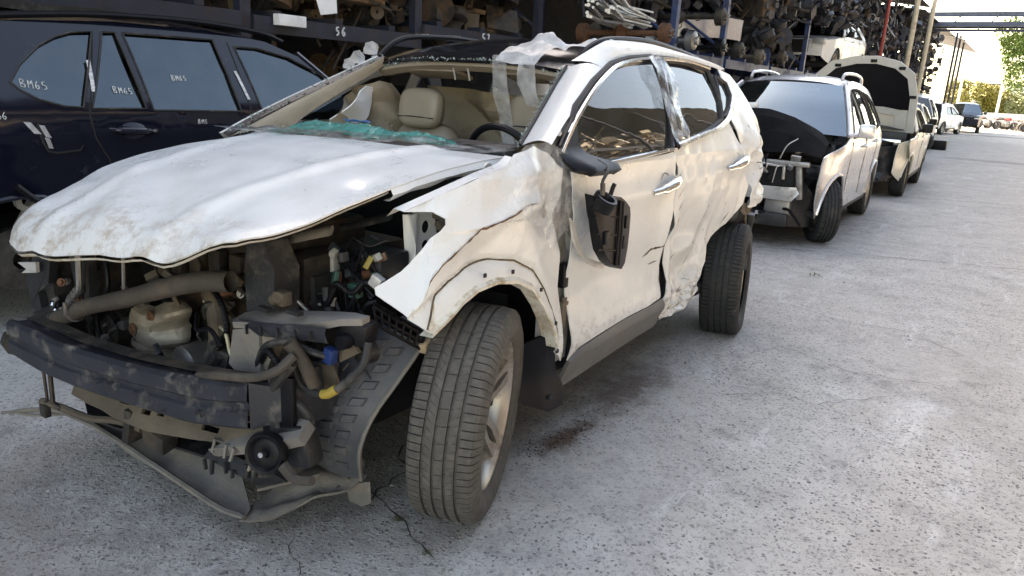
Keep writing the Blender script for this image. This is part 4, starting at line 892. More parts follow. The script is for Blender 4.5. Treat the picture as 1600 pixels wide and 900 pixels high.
for x, y, z, s in ((-.44,-.953,.52,.006), (-.30,-.925,.50,.006), (-.05,-.893,.48,.006), (.13,-.868,.49,.007), (.33,-.834,.52,.008), (.40,-.822,.49,.009), (.42,-.820,.485,.008), (.25,-.846,.455,.006)):
    MB().lathe([(-.004, .0001), (-.003, s)], 10, 'Y', c=(x, y - .004, z)).build('bolt_hole', M_dark, beam)
MB().prism([(.585, -.775, .62), (.585, -.775, .47), (.66, -.70, .50), (.66, -.70, .60)], (-.012, .02, 0)).build('beam_end', M_blpaint, beam)
MB().prism([(.60,-.72,.63),(.60,-.72,.45),(.62,-.50,.45),(.62,-.50,.63)], (.04, 0, 0)).build('chassis_leg', M_blpaint, SUV)
MB().bevbox((.63, -.705, .53), (.12, .02, .22), .006, rot=(0, 0, .17)).build('crash_box_flange', M_blackc, SUV)
MB().tube([(-.62,-.90,.49),(-.56,-.915,.50)], .05, 8).build('beam_stub', M_dkmetal, SUV)
# lower cross member, pressed and tan with dust
xm = [(-.18,-.845,.385),(.13,-.80,.385),(.47,-.745,.425),(.56,-.72,.44)]
xmb = sheet('cross_member', [(-.30,.0),(.60,.0),(.60,.07),(.40,.085),(.10,.11),(-.05,.10),(-.30,.06)], lambda u, v: (u, -.785 + .165 * u - .45 * v, .425 + .035 * u - v * .95 + .008 * facet(u, v, .09, 3)), M_brown, SUV, res=.02, thick=.012,
      holes=[[(-.06,.03),(-.015,.03),(-.015,.047),(-.06,.047)],[(.05,.045),(.09,.045),(.09,.06),(.05,.06)],[(.12,.04),(.15,.04),(.15,.053),(.12,.053)],[(.32,.04),(.39,.04),(.39,.058),(.32,.058)]])
MB().tube([(-.5,-.89,.28),(-.40,-.86,.27),(-.25,-.84,.27),(-.10,-.82,.30),(.02,-.80,.30)], .013, 7, smooth_n=5).build('lower_pipe', M_brown, SUV)
MB().bevbox((-.475, -.89, .25), (.04, .025, .05), .005).tube([(-.45,-.89,.46),(-.46,-.885,.30),(-.49,-.89,.24)], .006, 6).tube([(-.41,-.885,.45),(-.43,-.88,.29),(-.40,-.87,.27)], .009, 6).build('dangling_bracket', M_dkmetal, SUV)
MB().bevbox((-.02, -.79, .31), (.03, .10, .13), .005, rot=(0, .2, .2)).bevbox((.06, -.76, .27), (.10, .07, .08), .012, rot=(.2, .3, .2)).build('tie_bracket', M_dkmetal, SUV)
# torn undertray hanging to the ground
UT = [(-.70,-.93),(-.57,-.80),(-.26,-.775),(.13,-.755),(.37,-.75),(.48,-.74),(.46,-.70),(.30,-.62),(-.10,-.66),(-.45,-.74)]
def utz(u, v):
    return .19 - .07 * sm((u + .6) / 1.0) + .03 * facet(u, v, .12, 81) + .05 * sm((v + .72) / .1) - .004
sheet('undertray', UT, lambda u, v: (u, v, utz(u, v)), M_dust, SUV, res=.03, thick=.008)
LP = [(-.72,-.945),(-.60,-.82),(-.42,-.79),(-.26,-.782),(.13,-.762),(.37,-.757),(.485,-.745)]
lp = spline([Vector((u, v, utz(u, v) + .006)) for u, v in LP], 5)
MB().tube(lp, [.008] + [.014] * 20 + [.010], 6, flat=.7).build('undertray_lip', M_dust, SUV)
UR = [(.46,-.745),(.50,-.72),(.60,-.56),(.64,-.45),(.655,-.37),(.58,-.31),(.46,-.34),(.40,-.42),(.42,-.55),(.43,-.70)]
sheet('undertray_corner', UR, lambda u, v: (u, v, .105 + .05 * sm((v + .72) / .3) + .05 * sm((.60 - u) / .1) * sm((v + .6) / .2) + .012 * math.sin((u - v) * 45) * sm((u - .45) / .08) + .02 * facet(u, v, .08, 83)), M_dust, SUV, res=.018, thick=.008,
      holes=[[(.585,-.50),(.597,-.50),(.597,-.49),(.585,-.49)],[(.60,-.46),(.612,-.46),(.612,-.45),(.60,-.45)],[(.61,-.42),(.622,-.42),(.622,-.41),(.61,-.41)]])
sheet('undertray_strap', [(.44,-.66),(.47,-.68),(.56,-.50),(.53,-.48)], lambda u, v: (u, v, .19 + .05 * (v + .6)), M_dust, SUV, res=.03, thick=.01)
MB().prism([(.60,-.42,.135),(.66,-.36,.14),(.655,-.35,.05),(.63,-.37,.035),(.60,-.40,.06)], (-.01, .008, 0)).build('skirt_scrap', M_dust, SUV)
sheet('tray_panel', [(-.35,-.80),(.40,-.68),(.48,-.45),(.3,-.3),(-.5,-.35),(-.6,-.7)], lambda u, v: (u, v, .235 + .02 * facet(u, v, .15, 85)), M_black, SUV, res=.06, thick=.01)
# horn on its bracket
sheet('horn_bracket', [(0,0),(.26,.0),(.36,.02),(.34,.10),(.25,.13),(.05,.04)], lambda u, v: (.385 + u, -.79 + .12 * u + v * .75, .345 + .36 * u + v * .42), M_dust, SUV, res=.04, thick=.035)
MB().bevbox((.68, -.68, .42), (.12, .07, .13), .012, rot=(0, -.25, .17)).build('bracket_box', M_black, SUV)
Rh = Matrix.Rotation(R(20), 3, 'Z') @ Matrix.Rotation(R(-10), 3, 'X')
MB().lathe([(-.012, .0001), (-.016, .010), (-.006, .014), (-.010, .035), (-.006, .044), (-.016, .052), (-.018, .060), (-.004, .066), (.018, .062), (.03, .03), (.04, .0001)], 32, 'Y', c=(.655, -.775, .420), rot=Rh).build('horn', M_blackc, SUV)
MB().lathe([(-.008, .0001), (-.008, .008), (.004, .009)], 14, 'Y', c=(.652, -.789, .419), rot=Rh).build('horn_bolt', M_chrome, SUV)
MB().bevbox((.735, -.765, .385), (.05, .022, .03), .005, rot=(0, .7, .2)).tube([(.75,-.765,.37),(.79,-.76,.372),(.83,-.755,.385)], .014, 7).build('horn_plug', M_hose, SUV)
bt_ = MB(); r = random.Random(4)
bt_.prism([(.36,-.79,.31),(.52,-.765,.285),(.64,-.74,.33),(.62,-.72,.355),(.50,-.745,.33),(.37,-.765,.345)], (0, .05, -.05))
for k in range(9):
    if k not in (2, 5): bt_.bevbox((.38 + k * .028, -.80 + k * .005, .300 + (.0 if k < 4 else (k - 4) * .006) + r.uniform(-.01, .012)), (r.uniform(.007, .016), .012, r.uniform(.025, .05)), .003, rot=(0, r.uniform(-.25, .25), 0))
bt_.build('grille_shutter', M_black, SUV)
mbs = MB()
for k in (0, 2, 3, 6): MB().tube([(.40 + k * .03, -.785, .34), (.41 + k * .032 + r.uniform(-.01, .01), -.78, .385), (.42 + k * .03, -.76, .37)], .006, 5).build('shutter_link', M_dust, SUV)
# ---- plastic inner wheel-arch liner with embossed bricks
LO = [Vector(p) for p in [(.83,-.22,.76),(.825,-.30,.66),(.80,-.38,.56),(.77,-.455,.46),(.735,-.48,.34),(.70,-.44,.20)]]
LN = [Vector(p) for p in [(.60,-.28,.70),(.55,-.37,.62),(.525,-.47,.53),(.50,-.52,.43),(.49,-.50,.32),(.49,-.46,.205)]]
lo = spline(LO, 4); li = spline(LN, 4)
lrows = rul2(lo, li, 8, V(.01, -.035, .01))
liner = MB().grid(lrows).grid([[p + V(0, .012, 0) for p in r_] for r_ in lrows]).build('wheel_arch_liner', M_liner, SUV)
MB().tube([p + V(.003, -.003, 0) for p in lo], .008, 6).build('liner_edge', M_dust, liner)
eb = MB()
for i in range(3, len(lo) - 2):
    for j in range(3):
        t0, t1 = .16 + j * .25, .34 + j * .25
        def LPt(t, ii): return lo[ii].lerp(li[ii], t) + V(.01, -.035, .01) * math.sin(math.pi * t) + V(0, -.002, .001)
        if (i + j) % 2: continue
        a, b_, c_, d_ = LPt(t0, i), LPt(t1, i), LPt(t1, i + 1), LPt(t0, i + 1)
        m = (a + b_ + c_ + d_) / 4; q = [m + (p - m) * .78 + V(.002, -.006, .002) for p in (a, b_, c_, d_)]
        eb.add([a, b_, c_, d_] + q, [(4, 5, 6, 7), (0, 1, 5, 4), (1, 2, 6, 5), (2, 3, 7, 6), (3, 0, 4, 7)])
o = eb.build('liner_emboss', M_liner, liner, smooth=20); o['kind'] = 'stuff'
# inner arch behind the front wheel
ia = MB(); rows = []
for t in np.linspace(R(80), R(192), 14):
    rows.append([(x, -.04 - .44 * math.cos(t) * 1.0, .42 + .44 * math.sin(t)) for x in (.88, .70, .50)])
ia.grid(rows).build('inner_arch', M_blackc, SUV)
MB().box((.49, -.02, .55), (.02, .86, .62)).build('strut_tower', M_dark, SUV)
# ---- headlamp carrier, lattice end bracket, white apron bracket
car_ = sheet('headlamp_carrier', [(.36,-.66),(.40,-.60),(.60,-.55),(.76,-.52),(.83,-.53),(.84,-.57),(.76,-.63),(.55,-.66),(.40,-.69)], lambda x, y: (x, y, .765 + .14 * (x - .4) + .01 * facet(x, y, .1, 91) - .02 * sm((-.62 - y) / .04)), M_dust, SUV, res=.03, thick=.02)
MB().grid([[(x, -.665 + .10 * max(0, x - .55) - .01, .752 + .14 * (x - .4)) for x in np.linspace(.38, .78, 12)], [(x, -.680 + .10 * max(0, x - .55), .735 + .14 * (x - .4)) for x in np.linspace(.38, .78, 12)], [(x, -.670 + .10 * max(0, x - .55), .705 + .14 * (x - .4)) for x in np.linspace(.39, .78, 12)], [(x, -.64, .70 + .14 * (x - .4)) for x in np.linspace(.39, .78, 12)]]).build('carrier_lip', M_blpaint, car_)
for x in (.46, .53, .60, .67, .73): MB().box((x, -.684 + .10 * max(0, x - .55), .725 + .14 * (x - .4)), (.005, .006, .03)).build('rib', M_black, car_)
for x in (.50, .64): MB().box((x, -.645, .785 + .14 * (x - .4)), (.05, .022, .012)).build('slot', M_dark, car_)
MB().bevbox((.80, -.55, .775), (.10, .08, .07), .015, rot=(0, .1, .3)).lathe([(-.03, .0001), (-.03, .022), (0, .024)], 16, 'Y', c=(.80, -.59, .755)).build('carrier_mount', M_blackc, SUV)
MB().bevbox((.515, -.59, .825), (.05, .04, .045), .008).tube([(.50, -.61, .82), (.53, -.62, .835)], .018, 10).build('latch_block', M_brown, SUV)
lat = MB()
A0, A1, B0, B1 = V(.80, -.485, .835), V(.845, -.30, .705), V(.795, -.47, .775), V(.84, -.315, .665)
for i in range(8): lat.tube([A0.lerp(A1, i / 7), B0.lerp(B1, i / 7)], .005, 5)
for t in (0, .5, 1): lat.tube([A0.lerp(B0, t), A1.lerp(B1, t)], .006, 5)
lat.prism([A0 + V(-.03, .03, 0), A1 + V(-.03, .03, 0), B1 + V(-.03, .03, 0), B0 + V(-.03, .03, 0)], (-.01, .01, 0))
for i in range(8):
    lat.prism([A0.lerp(A1, i / 7), B0.lerp(B1, i / 7), B0.lerp(B1, i / 7) + V(-.03, .03, 0), A0.lerp(A1, i / 7) + V(-.03, .03, 0)], (A1 - A0).normalized() * .003)
lat.build('lattice_bracket', M_blackc, SUV)
MB().bevbox((.845, -.295, .672), (.03, .05, .035), .008, rot=(.3, 0, .2)).build('foam_block', pm('tan_foam', (.42, .32, .20), .8, bump=.3), SUV)
sheet('apron_bracket', [(-.20,1.06),(-.155,1.065),(-.12,1.06),(-.03,1.06),(-.01,.96),(-.06,.90),(-.10,.86),(-.17,.845),(-.165,.95)], lambda y, z: (.64 + .04 * sm((-.13 - y) / .03), y, z), M_white, SUV, res=.02, thick=.008,
      holes=[[(-.07 + .022 * math.cos(a), 1.0 + .024 * math.sin(a)) for a in np.linspace(0, 6.28, 12)[:-1]], [(-.07 + .02 * math.cos(a), .935 + .02 * math.sin(a)) for a in np.linspace(0, 6.28, 12)[:-1]]])
MB().tube([(.66, -.185, 1.06), (.665, -.18, .95), (.66, -.165, .84)], .018, 6, flat=.35).build('apron_strut', M_white, SUV)
MB().bevbox((.70, -.06, 1.06), (.05, .05, .05), .01).tube([(.72, -.10, 1.02), (.73, -.02, 1.04)], .018, 8).build('headlamp_motor', M_brown, SUV)
# ---- engine and what surrounds it
eng = MB(); eng.bevbox((.02, -.20, .70), (.86, .50, .44), .04).bevbox((.05, -.25, .95), (.62, .36, .12), .04).bevbox((-.1, -.28, .40), (.7, .4, .3), .05)
for k in range(6): eng.bevbox((-.34 + k * .12, -.47, .80), (.07, .05, .16), .015)
eng.build('engine_block', M_engine, SUV)
# exhaust manifold heat shield
sh = MB(); rows = []
for i in range(15):
    t = i / 14; z = .665 - .16 * t; row = []
    for j in range(25):
        a = math.pi * (j / 24) * 1.1 - .05 * math.pi
        w_ = (.135 + .035 * math.sin(t * 3.0) - .03 * t) * (1 if t > .12 else .6 + 3.3 * t); d_ = .085 + .02 * math.sin(t * 3)
        row.append((-.215 - w_ * math.cos(a) * 1.0 + .02 * math.sin(9 * t) * (1 if math.cos(a) < -.5 else 0), -.555 - d_ * math.sin(a) * (1 if t > .1 else .5 + 5 * t) + .022 * facet(a * .25, t * .3, .10, 15) + .010 * math.exp(-((t - .55) / .06) ** 2), z + .022 * math.cos(a * 2) * (1 - t) - .035 * (1 - t) * (math.cos(a) > .5)))
    rows.append(row)
sh.grid(rows)
shd = sh.build('manifold_shield', M_tan, SUV, smooth=25)
MB().lathe([(.51, .112), (.503, .122), (.492, .122), (.485, .110), (.44, .106), (.432, .115), (.42, .115), (.412, .105), (.36, .102), (.345, .07)], 28, 'Z', c=(-.235, -.54, 0)).build('catalyst', M_tan, SUV)
for x, y, z in ((-.26, -.652, .555), (-.155, -.640, .625)): MB().lathe([(-.012, .0001), (-.012, .010), (-.006, .012), (-.004, .024), (0, .025)], 12, 'Y', c=(x, y, z)).build('shield_bolt', M_rust, shd)
MB().tube([(-.245, -.60, .64), (-.25, -.65, .67), (-.235, -.68, .665)], .016, 8).build('oxygen_sensor', M_steel, SUV)
for z in (.385, .40): pass
for x in (-.27, -.235): MB().box((x, -.648, .46), (.012, .01, .010)).build('shield_slot', M_dark, shd)
# alternator
al = MB().lathe([(-.10, .0001), (-.10, .045), (-.085, .07), (-.07, .085), (.05, .088), (.08, .05), (.12, .045), (.12, .0001)], 26, 'Y', c=(-.50, -.56, .495)).build('alternator', M_dkmetal, SUV)
for k in range(10):
    a = 2 * math.pi * k / 10; MB().box((-.50 + .058 * math.cos(a), -.655, .495 + .058 * math.sin(a)), (.022, .012, .008), rot=(0, -a, 0)).build('vent_slot', M_steel if k % 2 else M_dark, al)
for k in (-.09, .09): MB().bevbox((-.50 + k, -.60, .495 + k * .4), (.05, .05, .04), .01).build('mounting_ear', M_steel, al)
# compressor / pulley on the right
MB().lathe([(-.08, .0001), (-.08, .03), (-.07, .06), (-.06, .075), (.05, .08), (.1, .06)], 24, 'Y', c=(-.02, -.55, .46)).build('compressor', M_steel, SUV)
MB().tube([(.05,-.53,.74),(.10,-.54,.70),(.105,-.54,.62),(.10,-.54,.54),(.06,-.53,.48)], [.035,.04,.038,.042,.05], 9, smooth_n=4).build('intake_runner', M_brown, SUV)
MB().tube([(.02,-.52,.76),(.09,-.53,.755),(.14,-.50,.77)], .03, 8, smooth_n=3).build('coolant_elbow', M_rust, SUV)
MB().bevbox((.21, -.60, .565), (.10, .07, .09), .02, rot=(.2, .4, .2)).tube([(.17,-.62,.53),(.24,-.63,.59)], .028, 9).build('throttle_plug', M_black, SUV)
MB().tube([(.20,-.60,.66),(.28,-.635,.665),(.30,-.635,.60),(.335,-.63,.565),(.40,-.62,.55),(.44,-.63,.53)], .006, 6, smooth_n=5).build('pale_wire', pm('pale_wire', (.55, .5, .35), .6), SUV)
# radiator hose with its open end and clamp
hp = [(-.475,-.82,.585),(-.38,-.805,.625),(-.28,-.79,.67),(-.08,-.755,.735),(.10,-.72,.80),(.25,-.69,.845),(.36,-.66,.86)]
ho = MB().tube(hp, [.030,.030,.029,.031,.033,.034,.034], 14, smooth_n=6, cap=False).tube([Vector(p) for p in hp[:2]], .024, 14, cap=False)
ho = ho.build('radiator_hose', M_hose, SUV)
MB().lathe([(-.002, .023), (-.004, .031), (.006, .033)], 18, 'X', c=hp[0], rot=Matrix.Rotation(R(18), 3, 'Z') @ Matrix.Rotation(R(-24), 3, 'Y')).build('hose_mouth', M_steel, ho)
MB().lathe([(-.008, .031), (-.008, .034), (.008, .034), (.008, .031)], 18, 'X', c=(-.36, -.80, .633), rot=Matrix.Rotation(R(10), 3, 'Z') @ Matrix.Rotation(R(-24), 3, 'Y')).bevbox((-.352, -.835, .655), (.012, .012, .05), .003).build('hose_clamp', M_steel, ho)
# air-conditioning lines
for pts, rad in (([(-.432,-.735,.84),(-.443,-.737,.718),(-.452,-.738,.688),(-.493,-.745,.649),(-.527,-.751,.61),(-.58,-.76,.575)], .012), ([(-.46,-.70,.80),(-.462,-.705,.60),(-.462,-.70,.40)], .013), ([(-.228,-.68,.85),(-.244,-.684,.66)], .007), ([(-.50,-.65,.80),(-.53,-.651,.60)], .008)):
    mbp = MB().tube(pts, rad, 8, smooth_n=4); 
    pts = [Vector(p) for p in pts]
    for k in (.42, .5, .58, .66):
        i = k * (len(pts) - 1); p = pts[int(i)].lerp(pts[min(len(pts) - 1, int(i) + 1)], i - int(i)); d = (pts[min(len(pts) - 1, int(i) + 1)] - pts[int(i)]).normalized()
        if rad > .01: mbp.tube([p - d * .007, p + d * .007], rad * 1.45, 8)
    mbp.build('coolant_line', M_steel if rad < .0125 else M_rub, SUV)
for p in ((-.585,-.77,.60), (-.50,-.80,.60)): MB().lathe([(-.02, .0001), (-.02, .012), (-.008, .017), (.01, .02), (.02, .012)], 12, 'Z', c=p).build('line_cap', M_chrome, SUV)
MB().bevbox((-.56, -.80, .55), (.09, .07, .10), .015, rot=(.2, 0, .2)).build('line_block', M_dkmetal, SUV)
# far-corner plastics, side brackets
MB().prism([(-.66,-.79,.79),(-.56,-.775,.80),(-.59,-.78,.69),(-.66,-.79,.64),(-.64,-.79,.55),(-.70,-.80,.58),(-.73,-.80,.68)], (.0, .03, 0)).build('lamp_bracket', M_black, SUV)
MB().prism([(-.70,-.83,.76),(-.60,-.81,.775),(-.605,-.81,.735),(-.69,-.825,.72),(-.66,-.82,.74)], (0, .012, 0)).build('bracket_tongue', M_lightm, SUV)
MB().prism([(-.55,-.72,.86),(-.45,-.70,.86),(-.44,-.70,.60),(-.52,-.71,.56)], (0, .03, 0)).build('radiator_post', M_black, SUV)
MB().prism([(.36,-.60,.97),(.42,-.585,.985),(.455,-.57,.90),(.455,-.575,.74),(.35,-.60,.73),(.345,-.60,.88)], (.01, .09, 0)).build('air_duct', M_black, SUV)
# washer tank, tan bracket, filler neck
MB().prism([(.40,-.69,.72),(.50,-.67,.745),(.50,-.67,.60),(.44,-.68,.545),(.37,-.69,.60)], (.01, .09, 0)).build('washer_tank', M_dust, SUV)
MB().prism([(.50,-.66,.735),(.58,-.645,.745),(.52,-.65,.63),(.50,-.655,.58)], (.0, .03, 0)).build('tan_bracket', M_tan, SUV)
sheet('tan_shield', [(.47,.50),(.60,.625),(.69,.64),(.72,.59),(.66,.52),(.52,.43)], lambda x, z: (x, -.60 + .06 * x + .02 * facet(x, z, .1, 95), z), M_brown, SUV, res=.03, thick=.01)
MB().tube([(.665,-.69,.745),(.69,-.66,.68),(.70,-.63,.60)], 0.021, 12, cap=False, smooth_n=4).build('filler_neck', M_hose, SUV)
for pts, rad, m_, nm in (([(.36,-.79,.585),(.46,-.79,.615),(.58,-.77,.635),(.67,-.745,.67),(.70,-.70,.715)], .014, M_hose, 'loom_hose'),
                 ([(.585,-.735,.48),(.60,-.725,.56),(.645,-.71,.63),(.69,-.70,.69)], .017, M_rub, 'loom_hose'),
                 ([(.66,-.70,.69),(.655,-.69,.60),(.665,-.68,.56),(.70,-.66,.52),(.71,-.65,.46)], .014, M_rub, 'loom_hose'),
                 ([(.64,-.66,.68),(.65,-.655,.62),(.68,-.645,.585),(.76,-.635,.59),(.82,-.61,.64),(.865,-.59,.70),(.865,-.57,.76)], .012, M_rub, 'loom_hose'),
                 ([(.47,-.66,.60),(.53,-.67,.69),(.62,-.655,.725),(.69,-.63,.705),(.725,-.60,.69)], .012, M_black, 'loom_hose'),
                 ([(.43,-.69,.555),(.48,-.70,.575),(.52,-.69,.55)], .008, M_rub, 'loom_hose'),
                 ([(.356,-.504,.847),(.50,-.48,.755)], .007, M_steel, 'stay_rod'),
                 ([(.53,-.43,.83),(.55,-.44,.77),(.60,-.45,.73)], .014, M_black, 'fuel_hose')):
    MB().tube(pts, rad, 9, smooth_n=5).build(nm, m_, SUV)
MB().tube([(.745,-.638,.587),(.765,-.636,.592),(.79,-.625,.612)], .0145, 10).build('yellow_tape', pm('yellow_tape', (.38, .27, .05), .5, var=.15), SUV)
MB().bevbox((.735, -.597, .695), (.035, .03, .05), .006, rot=(0, .2, 0)).build('blue_connector', pm('blue_plastic', (.01, .035, .14), .4), SUV)
sheet('tan_wedge', [(.735,.70),(.80,.735),(.82,.715),(.74,.665)], lambda x, z: (x, -.565, z), M_brown, SUV, res=.03, thick=.012)
MB().lathe([(-.02, .0001), (-.02, .02), (-.01, .036), (.03, .038)], 18, 'Y', c=(.775, -.50, .685)).build('fog_lamp_back', M_black, SUV)
# clutter of the rear corner of the bay
MB().bevbox((.60, -.26, .88), (.16, .14, .13), .02).build('fuse_box', M_black, SUV)
r = random.Random(21); cc = [(.02, .025, .03), (.03, .09, .07), (.10, .04, .02), (.06, .06, .065), (.35, .35, .33), (.30, .22, .03)]
for k in range(16):
    c_ = (r.uniform(.50, .68), r.uniform(-.40, -.30), r.uniform(.80, .96))
    MB().bevbox(c_, (r.uniform(.015, .045), r.uniform(.015, .03), r.uniform(.015, .05)), .003, rot=(r.uniform(-.5, .5), r.uniform(-.5, .5), r.uniform(-.5, .5))).build('relay', pm('relay_%d' % (k % 6), cc[k % 6], .45), SUV)
for k in range(14):
    p = V(r.uniform(.46, .60), r.uniform(-.42, -.30), r.uniform(.76, .95)); q = p + V(r.uniform(.05, .2), r.uniform(-.05, .1), r.uniform(-.12, .12))
    MB().tube([p, p.lerp(q, .3) + V(0, -.02, r.uniform(-.08, .05)), p.lerp(q, .7) + V(0, -.02, r.uniform(-.06, .06)), q], r.choice((.004, .006, .010)), 6, smooth_n=5).build('wiring', M_blackc, SUV)
MB().bevbox((.475, -.34, .875), (.018, .03, .09), .005).build('pale_relay', M_lightm, SUV)
MB().bevbox((.735, -.405, .885), (.04, .03, .04), .006, rot=(0, .5, .2)).build('white_connector', M_lightm, SUV)
MB().lathe([(-.008, .014), (-.008, .02), (.008, .02), (.008, .014)], 16, 'Y', c=(.505, -.43, .785), close=True).bevbox((.545, -.425, .785), (.035, .03, .03), .005).build('bright_fitting', M_lightm, SUV)
MB().tube([(.228,-.475,.90),(.32,-.46,.945),(.45,-.437,.99),(.55,-.42,1.02)], .022, 6, smooth_n=4, flat=.4).build('weather_strip', M_dust, SUV)
MB().tube([(.45,-.29,1.0),(.56,-.27,1.03),(.65,-.255,1.06)], .018, 6, flat=.4).build('weather_strip', M_black, SUV)
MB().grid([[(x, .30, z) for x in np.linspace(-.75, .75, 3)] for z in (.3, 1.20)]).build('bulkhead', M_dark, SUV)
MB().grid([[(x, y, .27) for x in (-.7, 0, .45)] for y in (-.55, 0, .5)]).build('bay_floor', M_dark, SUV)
MB().grid([[(-.62, y, z) for y in (-.75, -.3, .3)] for z in (.3, .86)]).build('far_bay_side', M_dkmetal, SUV)
MB().bevbox((-.45, -.30, .80), (.26, .28, .30), .03).build('battery', M_black, SUV)
MB().bevbox((.33, -.25, .78), (.22, .24, .26), .03).build('air_box', M_black, SUV)
for k in range(10):
    p = V(r.uniform(-.5, .3), -.50, r.uniform(.62, .88)); q = p + V(r.uniform(-.2, .2), r.uniform(-.1, .05), r.uniform(-.15, .15))
    MB().tube([p, p.lerp(q, .5) + V(0, -.05, .03), q], r.choice((.006, .010, .014)), 6, smooth_n=5).build('wiring', r.choice((M_dkmetal, M_rub, M_brown)), SUV)

# small fixings, clips and corrugated looms scattered through the bay
r = random.Random(44)
for k in range(70):
    x = r.uniform(-.6, .62); y = -.863 + .1667 * x + r.uniform(.16, .40); z = r.uniform(.40, .84)
    m_ = r.choice((M_black, M_dkmetal, M_steel, M_brown, M_blackc, M_engine)); rot = (r.uniform(-1, 1), r.uniform(-1, 1), r.uniform(-1, 1))
    if k % 3 == 0: MB().lathe([(-.012, .0001), (-.012, .008), (-.004, .010), (-.004, .016), (0, .016)], 8, 'Y', c=(x, y, z), rot=Matrix.Rotation(rot[0], 3, 'X') @ Matrix.Rotation(rot[2], 3, 'Z')).build('bolt', r.choice((M_steel, M_rust, M_steel)), SUV)
    elif k % 3 == 1: MB().bevbox((x, y, z), (r.uniform(.015, .06), r.uniform(.012, .03), r.uniform(.012, .05)), .004, rot=rot).build('clip', m_, SUV)
    else:
        q = V(x, y, z) + V(r.uniform(-.16, .16), r.uniform(-.03, .06), r.uniform(-.14, .14)); MB().tube([(x, y, z), V(x, y, z).lerp(q, .35) + V(0, -.03, r.uniform(-.05, .05)), V(x, y, z).lerp(q, .7) + V(0, -.01, r.uniform(-.05, .05)), q], r.choice((.003, .005, .008)), 6, smooth_n=5).build('wiring', r.choice((M_blackc, M_rub, M_hose, M_dkmetal)), SUV)
def loom(pts, rad, mat):
    P = spline([Vector(p) for p in pts], 16); MB().tube(P, [rad * (1.0 if i % 2 else .82) for i in range(len(P))], 9).build('corrugated_loom', mat, SUV)
loom([(.47,-.655,.60),(.54,-.675,.68),(.60,-.68,.64),(.56,-.69,.55),(.60,-.70,.48)], .011, M_blackc); loom([(.55,-.42,.80),(.60,-.45,.86),(.66,-.44,.84),(.70,-.43,.88)], .010, M_blackc)
loom([(-.40,-.66,.84),(-.36,-.68,.70),(-.42,-.70,.58),(-.38,-.70,.46)], .010, M_blackc); loom([(.15,-.60,.80),(.24,-.62,.76),(.28,-.63,.68),(.24,-.64,.60)], .011, M_blackc)
# ================================================================== plastic film wrapped over the SUV (things of their own)
def crump(c1, a1, c2, a2, s): return lambda u, v: facet(u, v, c1, s, .5) * a1 + facet(u, v, c2, s + 2, 1.3) * a2
k1 = crump(.12, .03, .05, .014, 101)
fl = sheet('plastic_film', [(.02,1.262),(.10,1.30),(.25,1.305),(.36,1.27),(.42,1.20),(.47,1.10),(.52,.98),(.45,.90),(.38,.88),(.33,.98),(.24,.93),(.16,1.02),(.05,1.06),(.0,1.15)], lambda y, z: (xs(y, z) + max(0, d_fender(y, z)) + .022 + k1(y, z), y, z), M_film, None, res=.018, smooth=25)
tag(fl, 'clear plastic film stuck over the wing and front door edge of the white SUV', 'plastic film')
k2 = crump(.10, .03, .04, .014, 111)
def rf(x, y):
    z = roof_z(x, y) + .03 + abs(k2(x, y)) * 1.6
    if y < .92: z = roof_z(x, .92) + .02 - (.92 - y) * 1.0
    return z
fl = sheet('plastic_sheet', [(.20,.90),(.24,1.02),(.33,1.14),(.42,1.10),(.52,1.16),(.62,1.22),(.70,1.30),(.66,1.18),(.60,1.10),(.50,1.06),(.44,.96),(.42,.90),(.30,.89)], lambda x, y: (x, y, rf(x, y) + .05 * gauss(x, y, .36, 1.1, .06) + .03 * gauss(x, y, .6, 1.2, .1)), M_filmw, None, res=.016, smooth=25)
tag(fl, 'milky crumpled plastic sheet bunched on the black roof', 'plastic film')
for j, (x0, x1, zb, lab) in enumerate(((.20, .265, 1.22, 'long strip of clear plastic hanging into the windscreen opening'), (.34, .42, 1.40, 'short strip of clear plastic hanging beside the longer one in the windscreen opening'))):
    fl = sheet('hanging_plastic_strip', [(x0, 1.62), (x1, 1.62), (x1 + .02, 1.5), (x1 + .03, zb + .05), (x1 + .05, zb), (x0 + .05, zb), (x0 + .015, zb + .08), (x0, 1.5)], lambda x, z: (x, .885 + .02 * facet(x, z, .07, 120 + j) + .05 * sm((1.5 - z) / .2), z), film('hanging_film', (.90, .91, .92), .58, .2), None, res=.02, smooth=25)
    tag(fl, lab, 'plastic film')
k3 = crump(.10, .03, .05, .016, 131)
fl = sheet('plastic_strip', [(1.43,1.655),(1.60,1.68),(1.63,1.60),(1.60,1.48),(1.56,1.36),(1.52,1.27),(1.35,1.27),(1.36,1.38),(1.40,1.50),(1.42,1.58)], lambda y, z: (xs(y, z) + .035 + k3(y, z), y, z), M_film, None, res=.018, smooth=25)
tag(fl, 'clear plastic strip taped over the post between the side windows', 'plastic film')
k4 = crump(.12, .02, .05, .010, 141)
fl = sheet('bonnet_film', [(-.70,.02),(-.5,-.02),(-.2,.0),(.2,.03),(.5,.07),(.72,.12),(.78,.26),(.70,.36),(.45,.24),(.1,.17),(-.3,.17),(-.70,.21)], lambda x, y: (x, y, max(hood_z(x, min(y, .25)), 1.22) + .022 + k4(x, y)), M_film, None, res=.022, smooth=25)
tag(fl, 'dusty clear film lying along the back of the white bonnet', 'plastic film')
